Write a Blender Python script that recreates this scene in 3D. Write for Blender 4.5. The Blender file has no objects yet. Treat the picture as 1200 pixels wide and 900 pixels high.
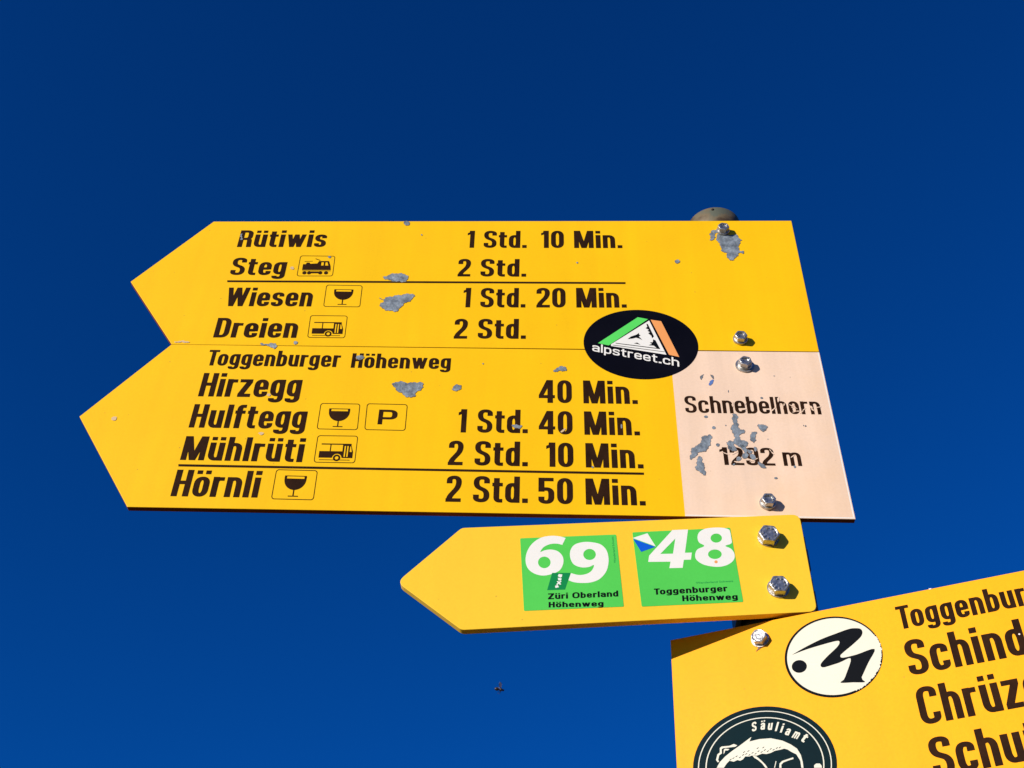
import bpy, bmesh, math, random
from mathutils import Vector, Matrix
from mathutils.geometry import tessellate_polygon
random.seed(7)
sc = bpy.context.scene
COL = sc.collection

# ------------------------------------------------------------------ camera
EYE = 1.62                                   # eye height above the summit meadow, metres
CAM = dict(loc=(-0.23037, -0.88719), rt=(0.99958, -0.01988, 0.02113), up=(-0.02902, -0.68489, 0.72807), fw=(0.0, 0.72838, 0.68518))
cd = bpy.data.cameras.new('camera'); cam = bpy.data.objects.new('camera', cd); COL.objects.link(cam)
cd.sensor_width = 36; cd.lens = 36 * 1400 / 1200; cd.clip_start = .02; cd.clip_end = 20000
fw = Vector(CAM['fw']).normalized(); up = Vector(CAM['up']); up = (up - fw * up.dot(fw)).normalized(); rt = fw.cross(up)
m = Matrix((rt, up, -fw)).transposed().to_4x4(); m.translation = Vector((CAM['loc'][0], CAM['loc'][1], EYE))
cam.matrix_world = m
sc.camera = cam

# ------------------------------------------------------------------ sky, sun, exposure
SUN_AZ, SUN_EL = math.radians(-49.8), math.radians(13.6)     # azimuth from -y (behind the camera) towards -x
sv = Vector((math.sin(SUN_AZ) * math.cos(SUN_EL), -math.cos(SUN_AZ) * math.cos(SUN_EL), math.sin(SUN_EL)))
w = bpy.data.worlds.new('World'); sc.world = w; w.use_nodes = True
nt = w.node_tree; nt.nodes.clear()
sky = nt.nodes.new('ShaderNodeTexSky'); sky.sky_type = 'NISHITA'; sky.sun_disc = False
sky.sun_elevation = SUN_EL; sky.sun_rotation = math.atan2(sv.x, sv.y)
sky.altitude = 1292; sky.air_density = 1.0; sky.dust_density = 0.0; sky.ozone_density = 6.0
grade = nt.nodes.new('ShaderNodeMix'); grade.data_type = 'RGBA'; grade.blend_type = 'MULTIPLY'; grade.inputs[0].default_value = 1
grade.inputs[7].default_value = (.02, .455, .915, 1)
bg = nt.nodes.new('ShaderNodeBackground'); bg.inputs[1].default_value = 0.104
wo = nt.nodes.new('ShaderNodeOutputWorld')
nt.links.new(sky.outputs[0], grade.inputs[6]); nt.links.new(grade.outputs[2], bg.inputs[0]); nt.links.new(bg.outputs[0], wo.inputs[0])
sl = bpy.data.lights.new('sun', 'SUN'); sl.energy = 4.3; sl.angle = math.radians(.53); sl.color = (1, .95, .87)
so = bpy.data.objects.new('sun', sl); COL.objects.link(so); so.rotation_euler = (-sv).to_track_quat('-Z', 'Y').to_euler(); so.location = (0, 0, 8)
sc.view_settings.view_transform = 'Standard'; sc.view_settings.look = 'None'; sc.view_settings.gamma = 1
sc.view_settings.exposure = 0.35

# measured outlines and lettering, metres in each sign's own plane (along the plate, up)
DATA = {'P': [('P', -0.35592, 0.10606, -0.33744, 0.10564, 0.01879)],
 'ZR': {'A': 0.638, 'B': 0.535, 'C': 0.33},
 'alp': {'blobs': [[(-0.11393, 0.22366), (-0.11031, 0.22748), (-0.10442, 0.23035), (-0.10199, 0.23286), (-0.10189, 0.23039), (-0.10045, 0.22925), (-0.10226, 0.22759), (-0.10067, 0.22515), (-0.09886, 0.22256), (-0.10241, 0.2248), (-0.10522, 0.22591), (-0.10815, 0.22472)], [(-0.10792, 0.21771), (-0.10443, 0.2189), (-0.10117, 0.21569), (-0.10453, 0.21695)], [(-0.09375, 0.24645), (-0.09227, 0.2458), (-0.08918, 0.23518), (-0.08709, 0.22779), (-0.08908, 0.2253), (-0.08957, 0.22857), (-0.09279, 0.23265), (-0.09065, 0.23383), (-0.09318, 0.23595), (-0.09158, 0.23763), (-0.09493, 0.23975), (-0.09297, 0.24178)], [(-0.08814, 0.22368), (-0.08593, 0.2224), (-0.08211, 0.21046), (-0.08546, 0.21138), (-0.0881, 0.21474), (-0.09321, 0.21515), (-0.08967, 0.21714), (-0.09184, 0.21906), (-0.08873, 0.21959)]], 'green': [(-0.14393, 0.21756), (-0.10197, 0.25595), (-0.09162, 0.25321), (-0.13318, 0.21446)], 'line1': [(-0.12619, 0.21812), (-0.08209, 0.21078), (-0.08215, 0.20981), (-0.12622, 0.21731)], 'line2': [(-0.12915, 0.21532), (-0.07783, 0.20634), (-0.07787, 0.2057), (-0.12917, 0.21467)], 'orange': [(-0.08899, 0.2524), (-0.07841, 0.25035), (-0.06364, 0.19904), (-0.07359, 0.20208)], 'out': [(-0.04386, 0.21126), (-0.04465, 0.20703), (-0.04586, 0.20289), (-0.04747, 0.19887), (-0.04948, 0.195), (-0.05187, 0.1913), (-0.05461, 0.1878), (-0.05769, 0.18453), (-0.06108, 0.18151), (-0.06475, 0.17875), (-0.06869, 0.17629), (-0.07285, 0.17412), (-0.07721, 0.17227), (-0.08173, 0.17075), (-0.08639, 0.16957), (-0.09116, 0.16873), (-0.09599, 0.16825), (-0.10086, 0.16812), (-0.10573, 0.16834), (-0.11056, 0.16893), (-0.11533, 0.16986), (-0.12, 0.17114), (-0.12454, 0.17275), (-0.12891, 0.17469), (-0.13308, 0.17694), (-0.13702, 0.1795), (-0.14071, 0.18233), (-0.14411, 0.18543), (-0.1472, 0.18878), (-0.14996, 0.19234), (-0.15235, 0.19609), (-0.15437, 0.20002), (-0.156, 0.20408), (-0.15721, 0.20826), (-0.158, 0.21252), (-0.15836, 0.21683), (-0.15828, 0.22115), (-0.15776, 0.22545), (-0.15681, 0.22971), (-0.15541, 0.23388), (-0.15359, 0.23794), (-0.15136, 0.24184), (-0.14872, 0.24556), (-0.1457, 0.24907), (-0.14233, 0.25234), (-0.13862, 0.25534), (-0.1346, 0.25804), (-0.13031, 0.26042), (-0.12577, 0.26246), (-0.12104, 0.26414), (-0.11614, 0.26545), (-0.11111, 0.26637), (-0.106, 0.26691), (-0.10085, 0.26704), (-0.0957, 0.26678), (-0.0906, 0.26612), (-0.08558, 0.26507), (-0.08068, 0.26364), (-0.07596, 0.26185), (-0.07144, 0.2597), (-0.06716, 0.25722), (-0.06316, 0.25443), (-0.05946, 0.25135), (-0.05609, 0.24801), (-0.05309, 0.24443), (-0.05047, 0.24066), (-0.04824, 0.23671), (-0.04643, 0.23262), (-0.04505, 0.22843), (-0.04409, 0.22417), (-0.04358, 0.21986), (-0.0435, 0.21555)], 'text': ('alpstreet.ch', -0.14993, 0.20634, -0.06464, 0.18563, 0.00053, 0.01161), 'tri': [(-0.13083, 0.21611), (-0.09057, 0.2512), (-0.07619, 0.20205), (-0.13092, 0.21368)]},
 'bolts': {'A1': [(-0.00104, 0.39472), (-0.00063, 0.22386)], 'A2': [(-0.00022, 0.18768), (0.00111, 0.01699)], 'B': [(-0.00328, 0.07836), (-0.00136, 0.02703)], 'C': [(-0.00427, 0.18994)]},
 'boxes': {'bus1': [[(-0.4395, 0.25478), (-0.40081, 0.25464), (-0.39982, 0.2217), (-0.43824, 0.22181)]], 'bus2': [[(-0.41027, 0.09155), (-0.3721, 0.09143), (-0.37144, 0.05823), (-0.4097, 0.05852)]], 'glass1': [[(-0.42895, 0.30186), (-0.39035, 0.30133), (-0.38941, 0.26766), (-0.42793, 0.26782)]], 'glass2': [[(-0.41276, 0.13248), (-0.37447, 0.13208), (-0.37339, 0.09858), (-0.4123, 0.09914)]], 'glass3': [[(-0.44276, 0.04997), (-0.40445, 0.04928), (-0.40371, 0.01493), (-0.44215, 0.01555)]], 'park': [[(-0.3681, 0.13263), (-0.32882, 0.13202), (-0.3283, 0.09832), (-0.36713, 0.09889)]], 'train': [[(-0.46335, 0.34877), (-0.42516, 0.34853), (-0.42384, 0.31549), (-0.46264, 0.31501)]]},
 'cam': {'fw': (0.0, 0.72838, 0.68518), 'loc': (-0.23037, -0.88719, 0.0), 'rt': (0.99958, -0.01988, 0.02113), 'up': (-0.02902, -0.68489, 0.72807)},
 'chips': [('g', 'A', [(-0.0082, 0.38868), (-0.00185, 0.38973), (0.00637, 0.38853), (0.01474, 0.38895), (0.01508, 0.38247), (0.01836, 0.38025), (0.01542, 0.37604), (0.013, 0.36326), (0.01803, 0.36237), (0.01669, 0.35762), (0.01248, 0.35852), (0.00975, 0.3522), (0.00405, 0.34652), (0.00016, 0.34834), (-0.00127, 0.35835), (-0.00562, 0.36209), (-0.00577, 0.37098), (-0.00872, 0.37897)]), ('g', 'A', [(-0.01386, 0.39514), (-0.00777, 0.39751), (-0.00696, 0.39293), (-0.01133, 0.38864), (-0.01034, 0.38379), (-0.01424, 0.37987), (-0.0161, 0.3821)]), ('g', 'A', [(-0.05244, 0.34366), (-0.05304, 0.34183), (-0.05435, 0.34069), (-0.05586, 0.34067), (-0.057, 0.34178), (-0.05734, 0.3436), (-0.05674, 0.34543), (-0.05543, 0.34658), (-0.05391, 0.3466), (-0.05277, 0.34548)]), ('g', 'A', [(-0.34879, 0.40507), (-0.34923, 0.40282), (-0.35074, 0.40141), (-0.35274, 0.40139), (-0.35448, 0.40276), (-0.35528, 0.40499), (-0.35485, 0.40725), (-0.35334, 0.40866), (-0.35133, 0.40868), (-0.34959, 0.40731)]), ('g', 'A', [(-0.36966, 0.31406), (-0.35808, 0.3204), (-0.34495, 0.31823), (-0.34513, 0.30782), (-0.35959, 0.30841), (-0.36554, 0.31141)]), ('g', 'A', [(-0.37115, 0.28177), (-0.36714, 0.27958), (-0.36115, 0.28339), (-0.35494, 0.28496), (-0.34249, 0.28812), (-0.33534, 0.28783), (-0.33625, 0.27998), (-0.345, 0.27246), (-0.3504, 0.26211), (-0.35799, 0.26274), (-0.3658, 0.26557), (-0.36909, 0.27363), (-0.36432, 0.27665)]), ('g', 'A', [(-0.18797, 0.1775), (-0.18437, 0.18351), (-0.17649, 0.18362), (-0.17653, 0.1793), (-0.18201, 0.17824)]), ('g', 'A', [(-0.16168, 0.34046), (-0.16189, 0.33976), (-0.16242, 0.33932), (-0.16306, 0.33931), (-0.16358, 0.33974), (-0.16376, 0.34043), (-0.16355, 0.34113), (-0.16303, 0.34157), (-0.16238, 0.34158), (-0.16187, 0.34115)]), ('g', 'A', [(-0.25788, 0.18718), (-0.258, 0.18659), (-0.25834, 0.18622), (-0.25879, 0.18621), (-0.25916, 0.18657), (-0.25932, 0.18716), (-0.25921, 0.18775), (-0.25886, 0.18812), (-0.25842, 0.18813), (-0.25804, 0.18777)]), ('g', 'A', [(-0.33299, 0.38507), (-0.33309, 0.38433), (-0.33346, 0.38387), (-0.33395, 0.38387), (-0.33439, 0.38432), (-0.3346, 0.38505), (-0.3345, 0.38578), (-0.33413, 0.38624), (-0.33363, 0.38625), (-0.3332, 0.3858)]), ('g', 'A', [(-0.48343, 0.21262), (-0.47578, 0.21211), (-0.4688, 0.21312), (-0.46773, 0.20765), (-0.46988, 0.20489), (-0.47347, 0.20848), (-0.47759, 0.20995), (-0.48238, 0.21019)]), ('p', 'A', [(-0.55608, 0.2141), (-0.55742, 0.21336), (-0.56122, 0.21287), (-0.56603, 0.2128), (-0.57002, 0.2132), (-0.57167, 0.21389), (-0.57033, 0.21463), (-0.56653, 0.21513), (-0.56171, 0.21519), (-0.55772, 0.2148)]), ('g', 'A', [(-0.44714, 0.21432), (-0.44733, 0.21306), (-0.44819, 0.21228), (-0.44939, 0.21226), (-0.45047, 0.21302), (-0.45103, 0.21427), (-0.45084, 0.21553), (-0.44998, 0.21632), (-0.44878, 0.21634), (-0.4477, 0.21557)]), ('p', 'A', [(-0.46701, 0.3277), (-0.4672, 0.32627), (-0.4681, 0.32538), (-0.46938, 0.32536), (-0.47054, 0.32623), (-0.47115, 0.32765), (-0.47097, 0.32908), (-0.47006, 0.32997), (-0.46878, 0.32999), (-0.46762, 0.32912)]), ('g', 'A', [(-0.42953, 0.34635), (-0.42971, 0.34531), (-0.43044, 0.34466), (-0.43145, 0.34465), (-0.43234, 0.34528), (-0.43278, 0.34631), (-0.4326, 0.34735), (-0.43187, 0.348), (-0.43087, 0.34802), (-0.42997, 0.34738)]), ('g', 'A', [(-0.53183, 0.37895), (-0.53153, 0.37594), (-0.53179, 0.37408), (-0.53252, 0.37407), (-0.53344, 0.37592), (-0.5342, 0.37892), (-0.53451, 0.38193), (-0.53425, 0.38381), (-0.53352, 0.38382), (-0.53259, 0.38196)]), ('g', 'A', [(-0.385, 0.1955), (-0.38029, 0.19736), (-0.37762, 0.19441), (-0.38064, 0.19079), (-0.38418, 0.19194)]), ('g', 'A', [(-0.34554, 0.15792), (-0.34316, 0.16085), (-0.33793, 0.16165), (-0.33074, 0.16006), (-0.32374, 0.16064), (-0.31849, 0.16119), (-0.31594, 0.1576), (-0.31617, 0.15351), (-0.32185, 0.14746), (-0.32323, 0.14269), (-0.32831, 0.14072), (-0.33292, 0.14374), (-0.34139, 0.15077)]),
           ('g', 'A', [(-0.28671, 0.15392), (-0.28392, 0.15757), (-0.27956, 0.15811), (-0.27856, 0.15572), (-0.28127, 0.15041), (-0.28474, 0.14988)]), ('p', 'A', [(-0.60963, 0.10866), (-0.60841, 0.11194), (-0.60508, 0.11172), (-0.60494, 0.10873), (-0.60719, 0.10707)]), ('p', 'A', [(-0.46664, 0.093), (-0.46393, 0.0949), (-0.46141, 0.09308), (-0.46328, 0.09093)]), ('p', 'A', [(-0.46264, 0.14224), (-0.46284, 0.14124), (-0.46367, 0.14062), (-0.46482, 0.1406), (-0.46585, 0.1412), (-0.46637, 0.14219), (-0.46617, 0.14318), (-0.46534, 0.14381), (-0.46419, 0.14382), (-0.46316, 0.14322)]), ('g', 'A', [(-0.22767, 0.1063), (-0.22305, 0.10717), (-0.2188, 0.10615), (-0.21998, 0.104), (-0.22297, 0.10235), (-0.226, 0.10338)]), ('p', 'A', [(-0.18182, 0.09975), (-0.17818, 0.103), (-0.17739, 0.10194), (-0.18103, 0.09817)]), ('g', 'A', [(-0.15248, 0.05678), (-0.15268, 0.05603), (-0.15318, 0.05557), (-0.15379, 0.05556), (-0.15426, 0.05601), (-0.15443, 0.05675), (-0.15423, 0.05749), (-0.15373, 0.05795), (-0.15312, 0.05796), (-0.15265, 0.05751)]), ('g', 'A', [(-0.12447, 0.10697), (-0.12465, 0.1054), (-0.125, 0.10442), (-0.12537, 0.10442), (-0.12563, 0.10538), (-0.12568, 0.10695), (-0.1255, 0.10853), (-0.12516, 0.10951), (-0.12478, 0.10951), (-0.12452, 0.10854)]), ('g', 'A', [(-0.01892, 0.12349), (-0.01502, 0.12302), (-0.01497, 0.11429), (-0.01484, 0.10644), (-0.00979, 0.10261), (-0.01179, 0.0987), (-0.01582, 0.09736), (-0.01444, 0.09224), (-0.00987, 0.08975), (-0.00852, 0.08468), (-0.01354, 0.08283), (-0.01915, 0.08452), (-0.02151, 0.08958), (-0.01972, 0.0973), (-0.02255, 0.10373), (-0.01991, 0.11028)]), ('g', 'A', [(-0.02847, 0.08769), (-0.02436, 0.09005), (-0.02178, 0.08703), (-0.02007, 0.07945), (-0.02381, 0.07688), (-0.02617, 0.08189)]), ('g', 'A', [(-0.00511, 0.09751), (-0.00274, 0.10116), (0.00104, 0.10018), (-0.00061, 0.09449), (-0.00236, 0.08782), (-0.00464, 0.08982)]), ('g', 'A', [(0.003, 0.10852), (0.0062, 0.11066), (0.01012, 0.11071), (0.0115, 0.1076), (0.00883, 0.10184), (0.00662, 0.10285), (0.00465, 0.10594)]), ('g', 'A', [(-0.04809, 0.0956), (-0.04305, 0.09748), (-0.04151, 0.09313), (-0.0437, 0.0862), (-0.04667, 0.07907), (-0.05171, 0.07647), (-0.05635, 0.0739), (-0.06109, 0.06759), (-0.06333, 0.0683), (-0.06113, 0.07886), (-0.05627, 0.08399), (-0.05287, 0.0853), (-0.05135, 0.09171)]), ('g', 'A', [(-0.05716, 0.06889), (-0.0529, 0.06945), (-0.05207, 0.06153), (-0.0507, 0.05125), (-0.05391, 0.04926), (-0.0569, 0.05409), (-0.06041, 0.05747), (-0.05741, 0.06145)]), ('g', 'A', [(-0.01537, 0.07324), (-0.01243, 0.07554), (-0.00962, 0.07333), (-0.01119, 0.06956), (-0.01431, 0.06902)]), ('g', 'A', [(-0.00789, 0.07335), (-0.00525, 0.07464), (-0.00315, 0.06968), (-0.00484, 0.06667), (-0.00742, 0.06912)]), ('g', 'A', [(-0.00215, 0.06523), (0.00059, 0.06428), (0.00504, 0.05868), (0.0026, 0.05742), (-0.00113, 0.06105)]), ('g', 'A', [(-0.01721, 0.08455), (-0.0129, 0.08512), (-0.00967, 0.07961), (-0.01122, 0.07606), (-0.01468, 0.07953)]), ('g', 'A', [(-0.025, 0.06193), (-0.02298, 0.06294), (-0.02357, 0.06096), (-0.02515, 0.06045)]), ('g', 'A', [(-0.03659, 0.10613), (-0.03702, 0.10505), (-0.03797, 0.10437), (-0.03906, 0.10436), (-0.03988, 0.10501), (-0.04011, 0.10608), (-0.03968, 0.10716), (-0.03873, 0.10783), (-0.03764, 0.10785), (-0.03682, 0.1072)]), ('g', 'A', [(-0.03473, 0.08506), (-0.03518, 0.08386), (-0.03612, 0.08311), (-0.03719, 0.08309), (-0.03799, 0.08382), (-0.03821, 0.08501), (-0.03776, 0.08621), (-0.03682, 0.08696), (-0.03574, 0.08698), (-0.03494, 0.08625)]), ('g', 'A', [(-0.04257, 0.11997), (-0.04299, 0.11903), (-0.04393, 0.11844), (-0.04503, 0.11843), (-0.04587, 0.11899), (-0.04613, 0.11992), (-0.0457, 0.12086), (-0.04476, 0.12146), (-0.04366, 0.12147), (-0.04282, 0.1209)]), ('g', 'A', [(0.01364, 0.04614), (0.01326, 0.04543), (0.01245, 0.04498), (0.01152, 0.04496), (0.01082, 0.04539), (0.01062, 0.0461), (0.011, 0.04681), (0.01182, 0.04727), (0.01275, 0.04728), (0.01345, 0.04685)]),
           ('g', 'A', [(0.03212, 0.05981), (0.03178, 0.05894), (0.03114, 0.0584), (0.03043, 0.05839), (0.02994, 0.05892), (0.02984, 0.05978), (0.03018, 0.06065), (0.03083, 0.0612), (0.03153, 0.06121), (0.03203, 0.06068)]), ('g', 'A', [(0.01138, 0.09261), (0.01123, 0.09231), (0.01092, 0.09212), (0.01056, 0.09211), (0.01029, 0.0923), (0.01021, 0.0926), (0.01036, 0.0929), (0.01068, 0.09309), (0.01104, 0.09309), (0.01131, 0.09291)]), ('g', 'A', [(0.04889, 0.10944), (0.04868, 0.10898), (0.04824, 0.10869), (0.04776, 0.10868), (0.04741, 0.10896), (0.04733, 0.10942), (0.04754, 0.10988), (0.04798, 0.11017), (0.04846, 0.11018), (0.04881, 0.1099)]), ('g', 'A', [(0.02793, 0.17429), (0.02773, 0.17396), (0.0273, 0.17375), (0.02679, 0.17374), (0.02641, 0.17394), (0.0263, 0.17427), (0.0265, 0.17461), (0.02693, 0.17482), (0.02744, 0.17482), (0.02782, 0.17462)]), ('g', 'A', [(-0.02611, 0.10915), (-0.02625, 0.10884), (-0.02656, 0.10865), (-0.02693, 0.10864), (-0.0272, 0.10883), (-0.02728, 0.10913), (-0.02714, 0.10944), (-0.02683, 0.10964), (-0.02646, 0.10964), (-0.02619, 0.10946)]), ('g', 'A', [(-0.01942, 0.15328), (-0.01959, 0.1523), (-0.01986, 0.1517), (-0.0201, 0.1517), (-0.02024, 0.15229), (-0.02022, 0.15327), (-0.02004, 0.15424), (-0.01978, 0.15485), (-0.01953, 0.15485), (-0.01939, 0.15425)]), ('g', 'A', [(0.01274, 0.14495), (0.0124, 0.1443), (0.01165, 0.1439), (0.01078, 0.14389), (0.01013, 0.14427), (0.00994, 0.14491), (0.01029, 0.14556), (0.01104, 0.14597), (0.0119, 0.14598), (0.01256, 0.14559)]), ('g', 'A', [(0.04662, 0.10993), (0.04648, 0.10947), (0.04624, 0.10918), (0.046, 0.10917), (0.04584, 0.10946), (0.04584, 0.10992), (0.04598, 0.11038), (0.04621, 0.11067), (0.04646, 0.11067), (0.04661, 0.11039)]), ('b', 'A', [(-0.03808, 0.16272), (-0.03566, 0.16695), (-0.03251, 0.16812), (-0.03374, 0.16362), (-0.03684, 0.16079)]), ('g', 'A', [(-0.04533, 0.17019), (-0.04376, 0.17416), (-0.04121, 0.17533), (-0.04309, 0.17247), (-0.04425, 0.16852)]), ('g', 'A', [(-0.03514, 0.17484), (-0.03238, 0.17375), (-0.03235, 0.1698), (-0.03346, 0.17091)]), ('f', 'A', [(0.01882, 0.1283), (0.02312, 0.13399), (0.02365, 0.13346), (0.01932, 0.1275)]), ('f', 'A', [(0.03738, 0.13661), (0.04347, 0.13186), (0.04316, 0.13105), (0.03707, 0.1358)]), ('f', 'A', [(0.04568, 0.12654), (0.05101, 0.13196), (0.05129, 0.13116), (0.04616, 0.12575)]), ('f', 'A', [(0.02657, 0.14514), (0.02844, 0.14572), (0.02705, 0.13971), (0.02605, 0.1397)]), ('f', 'A', [(0.03853, 0.1334), (0.04065, 0.1372), (0.04137, 0.13667), (0.03917, 0.13233)]), ('f', 'A', [(-0.00588, 0.13763), (-0.00437, 0.14036), (-0.00434, 0.13711), (-0.00558, 0.13493)]), ('f', 'A', [(-0.00996, 0.12949), (-0.00547, 0.13063), (-0.00556, 0.12982), (-0.01005, 0.12869)]), ('f', 'A', [(0.05602, 0.13634), (0.05926, 0.12887), (0.05859, 0.12832), (0.05535, 0.13579)]), ('f', 'A', [(-0.01794, 0.13854), (-0.01705, 0.13937), (-0.01671, 0.13316), (-0.01774, 0.13287)]), ('f', 'A', [(0.02956, 0.13166), (0.03155, 0.13761), (0.03211, 0.13735), (0.03009, 0.13113)]), ('f', 'A', [(0.0389, 0.12751), (0.04499, 0.12867), (0.04488, 0.12786), (0.03879, 0.12671)]), ('f', 'A', [(0.0615, 0.13319), (0.06612, 0.13486), (0.066, 0.13405), (0.06158, 0.13238)]), ('w', 'C', [(0.13318, 0.20636), (0.13532, 0.20612), (0.13406, 0.20536)]), ('w', 'C', [(0.18857, 0.15307), (0.18837, 0.15275), (0.18803, 0.15261), (0.18767, 0.15268), (0.18744, 0.15296), (0.18741, 0.15332), (0.18761, 0.15363), (0.18795, 0.15378), (0.18831, 0.1537), (0.18854, 0.15343)]), ('d', 'C', [(-0.00434, 0.18629), (-0.00251, 0.18516), (-0.00378, 0.18285), (-0.00629, 0.18118), (-0.009, 0.17918), (-0.00675, 0.18275)]), ('d', 'A', [(-0.00137, 0.01173), (-0.00051, 0.01206), (-0.00046, 0.01049), (0.00063, 0.01019), (0.00323, 0.00991), (0.00328, 0.00929), (0.00052, 0.00924), (-0.00116, 0.00985)]), ('g', 'A', [(-0.02688, 0.08441), (-0.02361, 0.08243), (-0.02508, 0.07938), (-0.02763, 0.08086)]), ('g', 'A', [(-0.01967, 0.07068), (-0.01655, 0.06948), (-0.01887, 0.06572), (-0.02103, 0.06693)]),
           ('g', 'A', [(-0.00909, 0.07961), (-0.00605, 0.07764), (-0.00717, 0.07462), (-0.00969, 0.07608)]), ('g', 'A', [(-0.00296, 0.08273), (-0.00096, 0.08175), (-0.00226, 0.0772), (-0.00362, 0.07869)]), ('f', 'A', [(-0.02445, 0.07436), (-0.01894, 0.07746), (-0.01886, 0.07645), (-0.02437, 0.07336)]), ('f', 'A', [(-0.00875, 0.06587), (-0.00162, 0.0697), (-0.00155, 0.06871), (-0.00867, 0.06488)]), ('f', 'A', [(-0.03343, 0.07674), (-0.02791, 0.07431), (-0.02821, 0.07331), (-0.03353, 0.07574)]), ('f', 'A', [(0.01113, 0.07991), (0.01433, 0.07493), (0.01369, 0.07442), (0.01065, 0.07915)]), ('f', 'A', [(-0.02308, 0.06566), (-0.01939, 0.06448), (-0.01969, 0.06349), (-0.02318, 0.06467)]), ('f', 'A', [(0.02917, 0.0714), (0.03239, 0.07394), (0.03267, 0.0732), (0.02941, 0.07041)])],
 'dist': {'A': 0.045, 'B': 0.0505, 'C': 0.0446},
 'field': [(-0.07227, 0.17273), (-0.06766, 0.20792), (0.07623, 0.20781), (0.07606, 0.00119), (-0.07307, 0.00217)],
 'insect': (-0.2333, 0.01653, 0.49878),
 'm': {'dot': [(0.02932, 0.15893), (0.02902, 0.15752), (0.02834, 0.15624), (0.02733, 0.15519), (0.02605, 0.15444), (0.02459, 0.15403), (0.02306, 0.154), (0.02154, 0.15434), (0.02015, 0.15504), (0.01898, 0.15605), (0.01811, 0.1573), (0.0176, 0.1587), (0.01749, 0.16016), (0.01778, 0.16159), (0.01846, 0.16288), (0.01947, 0.16394), (0.02076, 0.1647), (0.02223, 0.16511), (0.02378, 0.16513), (0.02531, 0.16478), (0.0267, 0.16407), (0.02786, 0.16305), (0.02872, 0.16179), (0.02922, 0.16039)],
       'ring': [(0.08813, 0.15842), (0.08766, 0.15543), (0.08692, 0.1525), (0.08591, 0.14966), (0.08464, 0.14692), (0.08313, 0.1443), (0.08138, 0.14183), (0.07941, 0.13951), (0.07724, 0.13737), (0.07487, 0.13542), (0.07233, 0.13366), (0.06964, 0.13213), (0.0668, 0.13081), (0.06385, 0.12973), (0.06081, 0.12889), (0.05768, 0.1283), (0.05451, 0.12796), (0.0513, 0.12788), (0.04808, 0.12805), (0.04488, 0.12847), (0.04171, 0.12915), (0.0386, 0.13008), (0.03557, 0.13126), (0.03265, 0.13267), (0.02985, 0.13431), (0.0272, 0.13617), (0.02472, 0.13824), (0.02242, 0.14049), (0.02033, 0.14293), (0.01846, 0.14552), (0.01683, 0.14826), (0.01545, 0.15111), (0.01434, 0.15407), (0.0135, 0.15711), (0.01295, 0.1602), (0.01268, 0.16332), (0.01272, 0.16645), (0.01304, 0.16956), (0.01367, 0.17263), (0.01458, 0.17563), (0.01578, 0.17854), (0.01727, 0.18133), (0.01901, 0.18398), (0.02102, 0.18647), (0.02326, 0.18878), (0.02572, 0.19088), (0.02838, 0.19277), (0.03122, 0.19441), (0.03422, 0.19581), (0.03735, 0.19694), (0.04059, 0.19781), (0.0439, 0.19839), (0.04726, 0.19869), (0.05065, 0.19871), (0.05403, 0.19844), (0.05738, 0.1979), (0.06067, 0.19708), (0.06387, 0.19599), (0.06696, 0.19464), (0.06992, 0.19306), (0.07271, 0.19124), (0.07533, 0.1892), (0.07775, 0.18697), (0.07995, 0.18457), (0.08192, 0.182), (0.08364, 0.1793), (0.0851, 0.17648), (0.0863, 0.17357), (0.08723, 0.17059), (0.08788, 0.16756), (0.08825, 0.16451), (0.08833, 0.16145)],
       'shape': [(0.01912, 0.17078), (0.03018, 0.17531), (0.04361, 0.1797), (0.0551, 0.18213), (0.06649, 0.1842), (0.07236, 0.18364), (0.07556, 0.18221), (0.07641, 0.17913), (0.07432, 0.17526), (0.06718, 0.16999), (0.05843, 0.16437), (0.0562, 0.16218), (0.05805, 0.16021), (0.06868, 0.16082), (0.08287, 0.16278), (0.076, 0.15197), (0.069, 0.14099), (0.06935, 0.1387), (0.07046, 0.13644), (0.06164, 0.13801), (0.05271, 0.13943), (0.05535, 0.14147), (0.05813, 0.14608), (0.06362, 0.15836), (0.05401, 0.15647), (0.04285, 0.15489), (0.04046, 0.15555), (0.04028, 0.1584), (0.04578, 0.16346), (0.05507, 0.17042), (0.05757, 0.17419), (0.05562, 0.17568), (0.04604, 0.17502), (0.03147, 0.17324)],
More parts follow.
